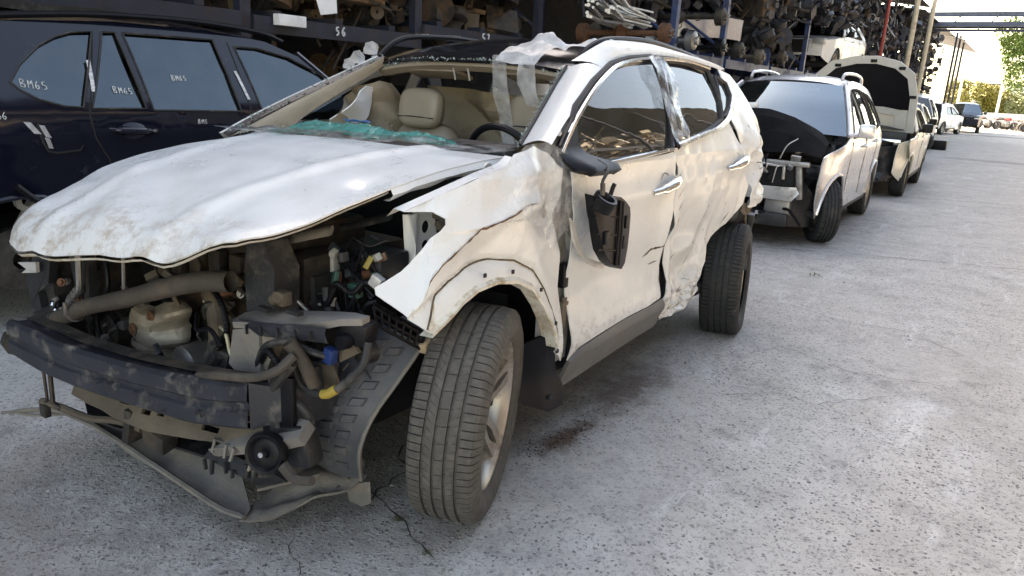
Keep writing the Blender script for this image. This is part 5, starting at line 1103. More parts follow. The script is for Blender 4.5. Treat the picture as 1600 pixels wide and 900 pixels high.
for j, (y, s) in enumerate(((.60, .04), (.66, .05), (.76, .05))):
    fl = sheet('plastic_scrap', [(-s, 0), (s * .8, -s * .2), (s, s * .9), (0, s * 1.3), (-s * .7, s)], lambda a, b_: (-.66 + .04 * facet(a, b_, .03, 150 + j), y + .2 + a, 1.53 + (y - .6) * .5 + b_), M_filmw, None, res=.012, smooth=20)
    tag(fl, ['small scrap of plastic caught low on the far windscreen pillar', 'middle scrap of plastic caught on the far windscreen pillar', 'upper scrap of plastic caught at the far front corner of the black roof'][j], 'plastic film')
# ================================================================== parked and stored cars
def make_car(name, label, paint, loc, rz, P, group=None, cat='car', z0=0.0):
    """front axle at local y=0, nose towards -y. P: top profile with segment names, half width, arches, windows"""
    root = empty(name, (loc[0], loc[1], loc[2] + z0), rz)
    if label: tag(root, label, cat, group)
    W = P['W']; bz = P.get('belt', 1.0); top = P['top']; y0, y1 = top[0][0], top[-1][0]; skip = P.get('skip', ()); tb = P.get('tumble', .36)
    def X(y, z):
        w = W - P.get('nose', .16) * sm((y0 + .75 - y) / .75) ** 1.5 - P.get('tail', .10) * sm((y - y1 + .8) / .8) ** 1.5
        if z > bz: w -= (z - bz) * tb + (z - bz) ** 2 * .22
        if z < .55: w -= (.55 - z) * .12
        return w + P.get('crease', .012) * math.exp(-((z - bz + .12) / .04) ** 2) - .012 * math.exp(-((z - .62) / .12) ** 2)
    res = P.get('res', .10); dmg = P.get('damage', 0)
    # upper surfaces
    segs = {}
    for i in range(len(top) - 1): segs.setdefault(top[i][2], []).append(i)
    for sname, idx in segs.items():
        if sname in skip: continue
        a = idx[0]; pts = [top[i][:2] for i in idx] + [top[idx[-1] + 1][:2]]
        pl = []
        for i in range(len(pts) - 1):
            n = max(1, int(math.hypot(pts[i + 1][0] - pts[i][0], pts[i + 1][1] - pts[i][1]) / .12))
            pl += [(lerp(pts[i][0], pts[i + 1][0], k / n), lerp(pts[i][1], pts[i + 1][1], k / n)) for k in range(n)]
        pl.append(pts[-1]); cr = {'roof': .045, 'bonnet': .05}.get(sname, .02); bow = {'windscreen': -.09, 'rear_window': .08, 'front_panel': -.08, 'tailgate': .06}.get(sname, 0)
        rows = []
        for y, z in pl:
            w = X(y, z) - (.0 if sname not in ('windscreen', 'rear_window') else .03); row = []
            for k in range(13):
                t = -1 + k / 6; zz = z + cr * (1 - t * t) - (.03 * abs(t) ** 6 if sname in ('roof', 'bonnet') else 0); yy = y + bow * (1 - t * t)
                if dmg and sname in ('bonnet', 'front_panel', 'tailgate'): zz += facet(t, y, .35, 7) * dmg; yy += facet(t, z, .3, 9) * dmg
                row.append((w * t, yy, zz))
            rows.append(row)
        mat = {'windscreen': M_glassd if P.get('darkglass', True) else M_screen, 'rear_window': M_glassd}.get(sname, P.get('m_' + sname, paint))
        MB().grid(rows).build(sname, mat, root, smooth=50)
        if sname in ('windscreen',):
            for s in (-1, 1): MB().tube([(s * (X(*p) - .015), p[0] - .005, p[1] + .004) for p in pl], .022, 6).build('a_pillar', paint, root)
    # sides
    poly = [(y, z - .015) for y, z, _ in top]; sz = P.get('sill', .28); ar = P['arch']
    bot = []
    for yc, rr in reversed(ar):
        bot.append((yc + rr, sz))
        for k in range(9): a = math.pi * k / 8; bot.append((yc + rr * math.cos(a), .34 + rr * math.sin(a) * 1.0 if rr else sz))
        bot.append((yc - rr, sz))
    poly = poly + [q for q in bot if y0 < q[0] < y1]
    for s, sn in ((1, 'left_side'), (-1, 'right_side')):
        def fn(y, z): 
            d = facet(y, z, .3, 13) * dmg * 1.2 if dmg else 0
            return (s * (X(y, z) + d), y, z)
        if sn in skip: continue
        wins = P['win']
        side = sheet(sn, poly, fn, paint, root, res=res, holes=wins, smooth=40, thick=.012 if s > 0 else 0)
        for w_ in wins:
            g = sheet('side_window', w_, lambda y, z: (s * (X(y, z) - .014), y, z), P.get('m_glass', M_glassd), root, res=.3, smooth=60)
            o = [V(s * (X(*p) + .002), p[0], p[1]) for p in resamp(w_, .12)]; o.append(o[0]); MB().tube(o, P.get('sealr', .010), 5).build('window_seal', M_rub, g)
        for ln in P.get('seams', ()):
            MB().tube([V(s * (X(*p) - .001), p[0], p[1]) for p in resamp(ln, .08, closed=False)], .0055, 5).build('door_gap', M_dark, side)
        for hy, hz in P.get('handles', ()):
            x = X(hy, hz); MB().tube([(s * x, hy - .11, hz - .004), (s * (x + .03), hy - .07, hz), (s * (x + .034), hy + .04, hz + .003), (s * x, hy + .11, hz + .006)], .013, 8, smooth_n=4).build('door_handle', P.get('m_handle', paint), side)
        if P.get('mirror') and not (P.get('onemirror') and s < 0):
            my, mz = P['mirror']; x = X(my, mz)
            mi = MB().bevbox((s * (x + .12), my, mz + .06), (.17, .11, .15), .035, rot=(0, 0, s * .2)).tube([(s * (x - .02), my - .02, mz), (s * (x + .07), my, mz + .03)], .03, 6).build('mirror', P.get('m_mirror', paint), root)
        for yc, rr in ar:
            if rr: MB().tube([(s * (X(yc + rr * math.cos(a), .34 + rr * math.sin(a)) + .003), yc + rr * math.cos(a), .34 + rr * math.sin(a)) for a in np.linspace(0, math.pi, 13)], .016, 6).build('arch_trim', P.get('m_arch', paint), root)
        if P.get('sillstrip', True):
            MB().bevbox((s * (X(1.3, .33) - .03), (ar[0][0] + ar[1][0]) / 2, sz + .03), (.06, ar[1][0] - ar[0][0] - .75, .10), .02).build('sill', P.get('m_sill', M_blackc), root)
        for k, (yc, rr) in enumerate(ar):
            if (s, k) in P.get('nowheel', ()): continue
            kw = dict(tyre=P.get('tyre'), rim=P.get('rim'))
            wheel(root, (s * (W - .13), yc, .34), P.get('steer', 0) if k == 0 else 0, 0, side=s, **kw)
        if P.get('rails'):
            (ra, rb) = P['rails']; zt = max(z for _, z, _ in top); xr = X((ra + rb) / 2, zt - .05) - .06
            MB().tube(spline([(s * xr, ra, zt - .02), (s * xr, ra + .12, zt + .05), (s * xr, (ra + rb) / 2, zt + .075), (s * xr, rb - .12, zt + .05), (s * xr, rb, zt - .03)], 5), .02, 8).build('roof_rail', P.get('m_rail', paint), root)
    # floor and cabin
    MB().box((0, (ar[0][0] + ar[1][0]) / 2 + .1, sz + .03), (2 * W - .30, ar[1][0] + .9, .06)).build('floor_pan', P.get('m_floor', M_dark), root)
    if P.get('cabin', True):
        for sx in (-.36, .36): MB().bevbox((sx * W / .9, P.get('seat', 1.2), 1.02), (.44, .16, .60), .06).bevbox((sx * W / .9, P.get('seat', 1.2), 1.38), (.24, .10, .16), .04).build('seat', M_black, root)
        MB().bevbox((0, .62, .92), (2 * W - .3, .5, .22), .05).build('dashboard', M_black, root)
    return root, X

# ---- navy SUV on the left (we see its right side; it faces away)
BP = dict(W=.97, belt=1.2, tumble=.38, top=[(-.85,.55,'front_panel'),(-.88,.80,'front_panel'),(-.70,1.0,'bonnet'),(.35,1.17,'windscreen'),(.90,1.62,'roof'),(1.15,1.705,'roof'),(1.6,1.745,'roof'),(2.2,1.745,'roof'),(2.75,1.705,'roof'),(3.15,1.64,'rear_window'),(3.62,1.22,'tailgate'),(3.72,1.0,'tailgate'),(3.74,.55,'')],
    arch=[(0,.42),(2.93,.44)], sill=.32, nose=.16, tail=.14, res=.06,
    win=[[(2.883,1.369),(2.808,1.461),(2.677,1.566),(2.577,1.617),(2.481,1.648),(2.365,1.658),(2.55,1.244),(2.65,1.25),(2.77,1.285),(2.849,1.332)], [(2.305,1.662),(2.225,1.665),(2.185,1.238),(2.50,1.24)], [(2.18,1.667),(1.575,1.672),(1.53,1.223),(2.143,1.23)], [(1.425,1.64),(1.233,1.638),(.99,1.59),(.755,1.49),(.56,1.36),(.52,1.22),(1.36,1.21)]],
    seams=[[(2.36,1.66),(2.525,1.21),(2.51,1.08),(2.44,.95),(2.40,.80),(2.36,.42)], [(1.47,1.66),(1.45,1.2),(1.45,.5)], [(.36,1.15),(.42,.9),(.42,.45)]], handles=[(1.25,1.10)], mirror=(.62,1.18), m_handle=M_navy, m_arch=M_navy, sealr=.007, m_glass=glass('bmw_glass', (.14, .17, .19), .02, .3, .14, f0=.10, gcol=(.72, .89, 1.0)), nowheel=[(-1, 1)], seat=1.3)
BMW, BX = make_car('navy_suv', 'dark navy SUV parked left of the white wreck, white marker writing on its windows', M_navy, (-3.02, 2.68, 0), math.pi, BP)
for s in (-1,):
    MB().tube(spline([(s * .73, 2.95, 1.685), (s * .735, 2.75, 1.715), (s * .735, 2.3, 1.758), (s * .735, 1.7, 1.775), (s * .73, 1.2, 1.748), (s * .72, .99, 1.70)], 5), .018, 8).build('roof_rail', M_blackc, BMW)
    FL = [(2.805,1.161),(2.601,1.168),(2.582,1.04),(2.60,1.012),(2.74,1.004),(2.777,1.03)]
    sheet('filler_flap', FL, lambda y, z: (s * (BX(y, z) + .004), y, z), M_navy, BMW, res=.05, thick=.004)
    MB().tube([V(s * (BX(*p) + .004), p[0], p[1]) for p in [(2.805,1.161),(2.79,1.06),(2.765,1.012),(2.72,1.003),(2.60,1.012),(2.585,1.04)]], .008, 6).build('flap_gap', M_dark, BMW)
    for (a, b_, w) in (((2.86,1.168),(2.815,1.11),.018), ((2.79,1.15),(2.765,1.09),.014), ((2.775,1.085),(2.755,1.03),.012)):
        sheet('tape', [(a[0] - w, a[1]), (a[0] + w, a[1] + .004), (b_[0] + w, b_[1]), (b_[0] - w, b_[1] - .004)], lambda y, z: (s * (BX(y, z) + .014 + .006 * facet(y, z, .02, 5)), y, z), M_filmw, BMW, res=.012)
    for P_ in ([(2.455,1.50),(2.432,1.50),(2.458,1.33),(2.48,1.33)], [(1.50,1.48),(1.478,1.48),(1.438,1.30),(1.46,1.30)]):
        sheet('paper_sticker', P_, lambda y, z: (s * (BX(y, z) + .006), y, z), pm('paper', (.62, .62, .62), .8, var=.4, vs=60), BMW, res=.03)
    MB().tube([V(s * (BX(*p) + .012), p[0], p[1]) for p in [(2.95,.84),(2.874,.766),(2.79,.71),(2.719,.66),(2.60,.60)]], .02, 6).build('wheel_arch_edge', M_blackc, BMW)
    MB().lathe([(-.10, .05), (-.06, .17), (.0, .17), (.01, .12), (.06, .07), (.07, .0001)], 24, 'X', c=(s * .80, 2.93, .42)).build('brake_drum', M_dkmetal, BMW)
    MB().tube([(s * .72, 2.75, .72), (s * .74, 2.9, .5), (s * .70, 3.1, .45)], .04, 8).tube([(s * .70, 2.7, .40), (s * .75, 2.95, .38)], .035, 8).lathe([(-.02, .03), (-.02, .06), (.02, .06), (.02, .03)], 16, 'X', c=(s * .86, 2.86, .74), close=True).build('suspension_arm', M_lightm, BMW)
    MB().lathe([(-.02, .0001), (-.015, .05), (.002, .085), (.004, .092)], 24, 'X', c=(s * (BX(2.29, 1.112) + .001), 2.29, 1.11), rot=Matrix.Scale(.55, 3, V(0, 0, 1))).build('handle_cup', M_navy, BMW)
    MB().tube(spline([(s * (BX(2.43, 1.12)), 2.43, 1.122), (s * (BX(2.36, 1.12) + .03), 2.36, 1.117), (s * (BX(2.25, 1.11) + .034), 2.25, 1.112), (s * BX(2.15, 1.11), 2.15, 1.108)], 5), [.012, .020, .022, .022, .014], 10).build('door_handle', M_navy, BMW)
# hand-written marks on glass and doors
M_chalk = pm('chalk_marker', (.62, .64, .64), .8, var=.2, vs=40)
GLY = {'B': [[(0,0),(0,1),(.45,.95),(.5,.75),(.1,.52),(.55,.4),(.5,.08),(0,0)]], 'M': [[(0,0),(.05,1),(.35,.45),(.62,1),(.7,0)]], '6': [[(.45,1),(.1,.6),(.05,.2),(.3,0),(.5,.2),(.4,.45),(.08,.35)]], '5': [[(.5,1),(.1,.95),(.1,.55),(.45,.5),(.5,.15),(.1,0)]], 'S': [[(.5,.9),(.15,.95),(.1,.6),(.45,.45),(.45,.1),(.05,.05)]], '7': [[(0,.95),(.5,1),(.2,0)]], '/': [[(0,0),(.4,1)]]}
def write(text, place, h, adv, parent, mat=M_chalk, r=.0024, seed=1):
    rr = random.Random(seed); mb = MB(); x = 0
    for ch in text:
        for st in GLY[ch]:
            mb.tube([place(x + (a + rr.uniform(-.04, .04)) * h * .8, (b_ + rr.uniform(-.04, .04)) * h) for a, b_ in st], r, 4, smooth_n=3)
        x += adv * h
    mb.build('marker_writing', mat, parent)
def on_bmw(y, z, tilt=0): return lambda u, v: V(-(BX(y - u, z + v + u * tilt) + .003 - (.014 if z > 1.22 else 0)), y - u, z + v + u * tilt)
write('BM65', on_bmw(2.83, 1.345, -.10), .040, .88, BMW, seed=1); write('BM65', on_bmw(2.345, 1.325, -.08), .034, .88, BMW, seed=2)
write('BM65', on_bmw(1.955, 1.405, .0), .030, .88, BMW, seed=3); write('BMS', on_bmw(1.86, 1.148, 0), .026, .9, BMW, r=.002, seed=4); write('66', on_bmw(2.99, 1.185, 0), .035, .7, BMW, r=.002, seed=5)
pl = sheet('bumper_strip', [(-3.62,-.9),(-2.98,-.8),(-2.95,.2),(-2.90,.9),(-3.0,1.0),(-3.55,.6)], lambda x, y: (x, y, 1.83 + .02 * facet(x, y, .2, 3)), M_black, None, res=.08, thick=.05)
tag(pl, 'long dark plastic bumper strip lying on the roof of the navy SUV', 'bumper')

# ---- silver car behind the wreck, its nose stripped
SP = dict(W=.90, belt=1.06, tumble=.33, top=[(-.55,.50,'front_panel'),(-.55,.95,'bonnet'),(.36,1.12,'windscreen'),(.80,1.45,'windscreen'),(1.18,1.665,'roof'),(1.42,1.725,'roof'),(1.8,1.75,'roof'),(2.3,1.735,'roof'),(2.75,1.68,'roof'),(3.0,1.60,'rear_window'),(3.36,1.18,'tailgate'),(3.50,.95,'tailgate'),(3.46,.5,'')],
    arch=[(0,.40),(2.65,.40)], sill=.30, skip=('front_panel', 'bonnet'), nose=.10, res=.07,
    win=[[(.58,1.10),(.90,1.38),(1.16,1.55),(1.36,1.625),(1.45,1.63),(1.45,1.11)], [(1.52,1.11),(1.52,1.635),(1.8,1.64),(2.12,1.62),(2.20,1.5),(2.34,1.15)], [(2.42,1.16),(2.22,1.61),(2.5,1.58),(2.70,1.50),(2.88,1.30),(2.90,1.22)]],
    seams=[[(.50,1.06),(.46,.8),(.46,.42)], [(1.48,1.62),(1.48,.9),(1.44,.42)], [(2.36,1.1),(2.38,.9),(2.26,.62)]], handles=[(1.28,.99),(2.22,1.02)], mirror=(.62,1.12), rails=(1.30,2.75), m_glass=glass('silver_car_glass', (.22, .23, .24), .02, .2, .04), m_mirror=M_silver, steer=R(28), darkglass=False)
SIL, SX = make_car('silver_car', 'silver estate car with stripped nose behind the white wreck', M_silver, (-.17, 6.45, 0), R(1.8), SP)
MB().grid([[(x * (1 - .12 * k / 6), -.62 + k * .17, .92 + .42 * math.sin(math.pi * min(1, (k + .5) / 7.6)) * (1 - .6 * abs(x / .76) ** 3) + .15 * facet(x, k * .17, .30, 5) * (1 - abs(x / .85) ** 3)) for x in np.linspace(-.80, .80, 17)] for k in range(7)]).build('bonnet_blanket', M_felt, SIL, smooth=12)
MB().grid([[(x, .36 + .1 * abs(x), 1.10 + .10 * (1 - (x / .7) ** 2)) for x in np.linspace(-.74, .74, 9)], [(x, .50, 1.14 + .06 * (1 - (x / .7) ** 2)) for x in np.linspace(-.74, .74, 9)]]).build('cowl', M_felt, SIL)
mb = MB().bevbox((.18, -.66, .86), (1.05, .06, .05), .012).bevbox((-.05, -.64, .70), (.05, .05, .34), .01).bevbox((.62, -.62, .68), (.06, .06, .36), .012, rot=(0, -.15, 0)).bevbox((.44, -.60, .40), (.26, .12, .18), .03)
mb.build('radiator_frame', M_steel, SIL)
MB().lathe([(-.01, .05), (-.01, .10), (.01, .10), (.01, .05)], 16, 'Y', c=(-.02, -.72, .58), close=True).prism([(-.1, -.70, .50), (.06, -.70, .50), (.02, -.70, .30), (-.04, -.70, .30)], (0, .03, 0)).build('crash_plate', M_lightm, SIL)
MB().tube([(.15, -.69, .80), (.22, -.70, .84), (.40, -.68, .83), (.58, -.66, .86)], .012, 6, smooth_n=4).tube([(.30, -.70, .84), (.28, -.71, .76)], .012, 6).build('latch_cable', M_lightm, SIL)
MB().bevbox((.25, -.58, .70), (.62, .04, .26), .01).build('radiator', M_dark, SIL)
_r = random.Random(8)
for k in range(16):
    p = V(_r.uniform(-.15, .72), _r.uniform(-.74, -.62), _r.uniform(.30, .95)); q = p + V(_r.uniform(-.22, .22), _r.uniform(-.03, .03), _r.uniform(-.22, .22))
    MB().tube([p, p.lerp(q, .4) + V(0, -.03, .05), q], _r.choice((.006, .010, .016)), 6, smooth_n=4).build('wiring', _r.choice((M_blackc, M_blackc, M_lightm, M_steel)), SIL)
for k in range(9):
    MB().bevbox((_r.uniform(-.1, .7), _r.uniform(-.72, -.62), _r.uniform(.30, .92)), (_r.uniform(.03, .12), .04, _r.uniform(.03, .10)), .01, rot=(_r.uniform(-.5, .5), _r.uniform(-.6, .6), _r.uniform(-.5, .5))).build('bracket', _r.choice((M_lightm, M_black, M_steel, M_black)), SIL)
sheet('crumpled_bumper_bar', [(-.25,.48),(.60,.50),(.66,.58),(.62,.64),(.2,.62),(-.25,.60)], lambda u, v: (u, -.74 + .05 * facet(u, v, .12, 5), v + .02 * facet(u, v, .2, 8)), M_lightm, SIL, res=.03, thick=.012, smooth=25)
MB().lathe([(-.03, .0001), (-.03, .03), (0, .045), (.03, .03), (.03, .0001)], 14, 'Y', c=(.52, -.40, .98)).build('filler_cap', M_lightm, SIL)
sheet('arch_liner', [(-.62,.20),(-.20,.18),(-.28,.50),(-.42,.70),(-.60,.72)], lambda y, z: (.72 - .25 * sm((-.25 - y) / .35), y, z), M_black, SIL, res=.08, thick=.01)
MB().bevbox((.12, -.66, .28), (.9, .10, .14), .03).build('lower_tray', M_black, SIL)
MB().bevbox((0, -.10, .72), (1.0, .8, .30), .05).build('engine', M_engine, SIL)
mb = MB().bevbox((-.30, -.36, 1.40), (.62, .13, .05), .018, rot=(0, -.04, .1)).bevbox((-.32, -.42, 1.352), (.50, .06, .025), .008, rot=(0, -.04, .1))
b_ = mb.build('grille_trim', pm('satin_white_plastic', (.75, .76, .77), .25, coat=.4), None); b_.location = (-.05, 6.15, 0)
tag(b_, 'white and chrome grille trim lying on the black bonnet of the silver car', 'grille')

# ---- pale car with its bonnet up
CP_ = dict(W=.90, belt=1.0, top=[(-.75,.45,'front_panel'),(-.72,.90,'bonnet'),(.45,1.05,'windscreen'),(1.05,1.42,'roof'),(1.9,1.47,'roof'),(2.5,1.38,'rear_window'),(2.95,1.02,'tailgate'),(3.45,.98,'tailgate'),(3.5,.45,'')],
    arch=[(0,.38),(2.70,.38)], sill=.28, skip=('front_panel', 'bonnet'), win=[[(.70,1.04),(1.12,1.34),(1.5,1.40),(1.5,1.04)], [(1.58,1.04),(1.58,1.40),(2.1,1.38),(2.35,1.06)]], seams=[[(.5,1.0),(.48,.4)], [(1.54,1.40),(1.52,.4)]], handles=[(1.35,.95),(2.2,.97)], mirror=(.72,1.05), m_mirror=M_blackc)
OH, _ = make_car('open_bonnet_car', 'pale car with its bonnet propped wide open behind the silver car', M_cream, (-.15, 11.9, 0), R(2), CP_)
HO = [(-.86,0),(-.90,.5),(-.84,.92),(-.62,1.14),(-.25,1.24),(.1,1.25),(.45,1.17),(.70,.98),(.80,.60),(.82,0)]
def hofn(u, v, o=0.0): return (u, .42 - .26 * v / 1.2 + .10 * (1 - (u / .85) ** 2) - o, 1.02 + v * .98)
bo = sheet('raised_bonnet', HO, lambda u, v: hofn(u, v), M_cream, OH, res=.08, thick=.02)
fr_in = [(u * .86, .05 + v * .86) for u, v in HO]
sheet('bonnet_frame', HO, lambda u, v: hofn(u, v, .025), pm('pale_green_paint', (.58, .58, .54), .45, var=.08), bo, res=.08, thick=.02, holes=[fr_in])
sheet('insulation_pad', [(u * 1.01, v * 1.01) for u, v in fr_in if v > .2] + [(.70, .38), (-.74, .38)], lambda u, v: hofn(u, v, .010), M_blackc, bo, res=.12)
sheet('lower_frame', [(-.72,.06),(-.72,.36),(-.3,.42),(.3,.42),(.68,.36),(.68,.06)], lambda u, v: hofn(u, v, .018), pm('pale_green_paint', (.58, .58, .54)), bo, res=.12, holes=[[(-.5,.12),(-.5,.28),(-.15,.32),(-.15,.12)], [(.5,.12),(.5,.28),(.15,.32),(.15,.12)]])
for u, v in ((-.5, 1.08), (.05, 1.17), (.5, 1.06), (-.78, .6), (.73, .6)): MB().bevbox(hofn(u, v, .04), (.10, .02, .05), .01).build('bonnet_catch', M_blackc, bo)
for nm, pl, k, m_ in (('crushed_bumper', [(-.75,.22),(.20,.20),(.62,.28),(.84,.45),(.86,.70),(.70,.84),(.3,.80),(-.2,.86),(-.75,.8)], 7, M_black), ('torn_grille', [(-.6,.55),(.55,.55),(.66,.90),(.1,.96),(-.6,.9)], 9, M_blackc)):
    sheet(nm, pl, lambda u, v: (u, -.70 + (.06 if k == 9 else 0) + .45 * sm((u - .45) / .45) ** 2 + .16 * facet(u, v, .28, k, .5) + .06 * facet(u, v, .1, k + 1), v), m_, OH, res=.05, thick=.012, smooth=25)
MB().bevbox((.40, -.45, .90), (.70, .20, .08), .02).build('radiator_top', M_chrome, OH)
sheet('bent_wing', [(-.55,.95),(.1,1.0),(.45,1.0),(.42,.6),(.36,.5),(.30,.66),(.0,.74),(-.3,.6),(-.5,.75)], lambda y, z: (.90 + .06 * facet(y, z, .2, 7), y, z), M_cream, OH, res=.06, thick=.01)
MB().bevbox((0, .0, .70), (1.3, .9, .3), .05).build('engine', M_engine, OH)

# ---- cars farther down the row
CR_ = dict(CP_, skip=(), top=[(-.80,.45,'front_panel'),(-.82,.75,'front_panel'),(-.70,.88,'bonnet'),(.45,1.02,'windscreen'),(1.1,1.50,'roof'),(1.9,1.54,'roof'),(2.6,1.45,'rear_window'),(3.1,1.05,'tailgate'),(3.45,1.0,'tailgate'),(3.5,.45,'')], damage=.03, m_glass=glass('silver_car_glass'), win=[[(.65,1.06),(1.12,1.40),(1.5,1.46),(1.5,1.06)], [(1.58,1.06),(1.58,1.46),(2.2,1.44),(2.5,1.08)]])
make_car('cream_car', 'cream car with a black mirror beyond the open bonnet', M_cream, (-.66, 17.9, 0), R(3), CR_)
DW_ = dict(W=.93, belt=1.05, tumble=.3, top=[(-.65,.55,'front_panel'),(-.65,.98,'bonnet'),(.40,1.12,'windscreen'),(1.05,1.72,'roof'),(1.6,1.80,'roof'),(2.9,1.78,'tailgate'),(3.3,1.1,'tailgate'),(3.4,.5,'')], arch=[(0,.42),(2.65,.42)], sill=.35, damage=.05, win=[[(.6,1.1),(.95,1.5),(1.3,1.68),(1.4,1.1)], [(1.5,1.1),(1.5,1.68),(2.2,1.68),(2.3,1.1)]], m_front_panel=M_dkmetal, m_bonnet=M_dkmetal, skip=())
make_car('white_van', 'white high-roofed car with a smashed dark nose down the row', M_white, (-1.50, 27.2, 0), R(2), DW_)
t_ = wheel(None, (-.62, 25.9, .34), R(80), 0); tag(t_, 'loose dark wheel standing before the smashed white car', 'wheel')
WR_ = dict(CR_, top=[(-.80,.45,'front_panel'),(-.82,.75,'front_panel'),(-.70,.90,'bonnet'),(.45,1.05,'windscreen'),(1.1,1.60,'roof'),(1.9,1.66,'roof'),(2.8,1.58,'tailgate'),(3.2,1.1,'tailgate'),(3.3,.45,'')], m_tailgate=M_dark, damage=.05)
make_car('white_hatchback', 'white and cream hatchback with a broken rear, far down the row', M_white, (-1.95, 47.0, 0), R(168), WR_)
DS_ = dict(W=.95, belt=1.08, top=[(-.82,.45,'front_panel'),(-.84,.92,'front_panel'),(-.70,1.0,'bonnet'),(.45,1.14,'windscreen'),(1.15,1.66,'roof'),(1.7,1.74,'roof'),(2.8,1.68,'rear_window'),(3.3,1.1,'tailgate'),(3.45,.5,'')], arch=[(0,.42),(2.7,.42)], sill=.34, win=[[(.65,1.12),(1.1,1.52),(1.42,1.64),(1.42,1.12)], [(1.5,1.12),(1.5,1.64),(2.2,1.64),(2.4,1.12)]], mirror=(.66,1.12), darkglass=False, m_mirror=M_navy)
DSU, _ = make_car('dark_suv', 'dark SUV facing the camera at the far end of the row', M_navy, (-1.30, 51.6, 0), R(3), DS_)
for s in (-1, 1): MB().bevbox((s * .62, -.82, .86), (.36, .12, .10), .03).build('headlamp', M_lightm, DSU)
fb = MB().bevbox((-.38, 28.3, .17), (.62, .5, .32), .03).build('black_crate', M_blackc); tag(fb, 'flat black crate on the ground beside the row of cars', 'crate')
# ================================================================== storage racks on the left
M_wood = pm('dusty_brown_stuff', (.20, .13, .075), .85, var=.35, vs=8)
def rack(name, label, x0, x1, ys, levels, ztop, mat, beams=True):
    e = empty(name, (0, 0, 0)); tag(e, label, 'rack')
    for y in ys:
        for x in (x0, x1):
            MB().box((x, y, ztop / 2), (.10, .12, ztop)).build('upright', mat, e)
        MB().tube([(x0, y, .3), (x1, y, 2.0)], .03, 6).tube([(x0, y, 2.3), (x1, y, ztop - .4)], .03, 6).build('brace', mat, e)
    for i in range(len(ys) - 1):
        for z in levels:
            zz = z[i] if isinstance(z, (list, tuple)) else z
            for x in (x0 + .06, x1 - .06): MB().box((x, (ys[i] + ys[i + 1]) / 2, zz), (.06, ys[i + 1] - ys[i] - .14, .16)).build('beam', mat, e)
            for k in range(3): MB().box(((x0 + x1) / 2, lerp(ys[i], ys[i + 1], (k + .5) / 3), zz + .12), (x1 - x0 if x1 > x0 else x0 - x1, .10, .06)).build('bearer', mat, e)
    return e
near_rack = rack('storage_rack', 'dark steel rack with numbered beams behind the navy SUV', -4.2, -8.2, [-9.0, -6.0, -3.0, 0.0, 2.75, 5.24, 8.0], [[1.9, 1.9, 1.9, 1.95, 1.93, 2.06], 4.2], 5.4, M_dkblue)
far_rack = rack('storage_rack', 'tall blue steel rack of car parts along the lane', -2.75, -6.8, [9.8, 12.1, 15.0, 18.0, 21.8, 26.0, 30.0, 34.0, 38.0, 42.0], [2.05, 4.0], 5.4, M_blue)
write('56', lambda u, v: V(-4.10, 3.86 + u, 1.90 + v), .085, 1.0, near_rack, r=.009, seed=7)
write('57', lambda u, v: V(-4.10, 6.50 + u, 2.02 + v), .10, 1.0, near_rack, r=.010, seed=8)
# back sheeting and canopy roofs (corrugated)
def corr(name, mat, y0, y1, fn, n=60, label=None, cat=None, z=.03):
    mb = MB(); pr = []
    for k in range(n + 1):
        y = lerp(y0, y1, k / n); pr.append([Vector(p) + V(0, 0, z if k % 2 else 0) for p in fn(y)])
    mb.grid(pr); o = mb.build(name, mat, smooth=0)
    if label: tag(o, label, cat)
    return o
M_sheet = pm('weathered_roof_sheet', (.085, .088, .095), .55, metal=.3, var=.2, dirt=(.13, .09, .06), damt=.25)
M_backw = pm('dark_back_sheet', (.05, .05, .055), .7, var=.25)
w_ = MB().grid([[(-8.6, -22, 0), (-8.6, -22, 6.2)], [(-8.6, 44, 0), (-8.6, 44, 6.2)]]).build('back_wall', M_backw); tag(w_, 'added dark sheet closing the back of the racks against the sun', 'wall')  # added to stop sun passing through the racks
w_ = MB().grid([[(-4.3, -22, 0), (-4.3, -22, 6.2)], [(-4.3, -9.2, 0), (-4.3, -9.2, 6.2)]]).build('back_wall', M_backw); tag(w_, 'added dark sheet behind the camera, out of view, screening off the sun', 'wall')  # unseen screen added to shade the near lane
corr('canopy_roof', M_sheet, -22, 10.5, lambda y: [(-9.2, y, 6.3), (-6, y, 6.2), (-2.9, y, 6.0)], 120, 'corrugated roof over the racks behind the navy SUV, out of view, added to block the sun', 'roof')  # unseen near roof, put in to keep sun off the lane
corr('canopy_roof', M_sheet, 8.4, 33.4, lambda y: [(-9.2, y, 6.1), (-6, y, 5.85), (-2.0, y, 5.25)], 110, 'corrugated canopy over the blue parts rack', 'roof')
corr('canopy_roof', M_sheet, 32.6, 46, lambda y: [(-9.2, y, 5.9), (-6, y, 5.6), (-2.1, y, 5.10)], 60, 'corrugated canopy just beyond the first posts', 'roof')
corr('canopy_roof', M_sheet, 45.2, 58, lambda y: [(-9.2, y, 6.4), (-6, y, 6.1), (-1.7, y, 4.95)], 50, 'last corrugated canopy with a ragged edge at the end of the racks', 'roof')
M_post = pm('cream_post', (.55, .47, .34), .6, var=.15, dirt=(.2, .15, .1), damt=.25)
for i, (x, y) in enumerate(((-1.6, 26.7), (-1.6, 30.8))):
    e = MB().tube([(x, y, 0), (x, y, 5.35)], .085, 12).bevbox((x, y, .03), (.4, .4, .06), .01).build('canopy_post', M_post); tag(e, ['nearer cream post holding up the canopy', 'farther cream post holding up the canopy'][i], 'post')
e = MB().tube([(-2.0, 24.0, 0), (-2.0, 24.0, 5.3)], .05, 10).build('red_pole', pm('red_paint', (.28, .03, .025), .5)); tag(e, 'thin red pole in front of the blue rack', 'pole')
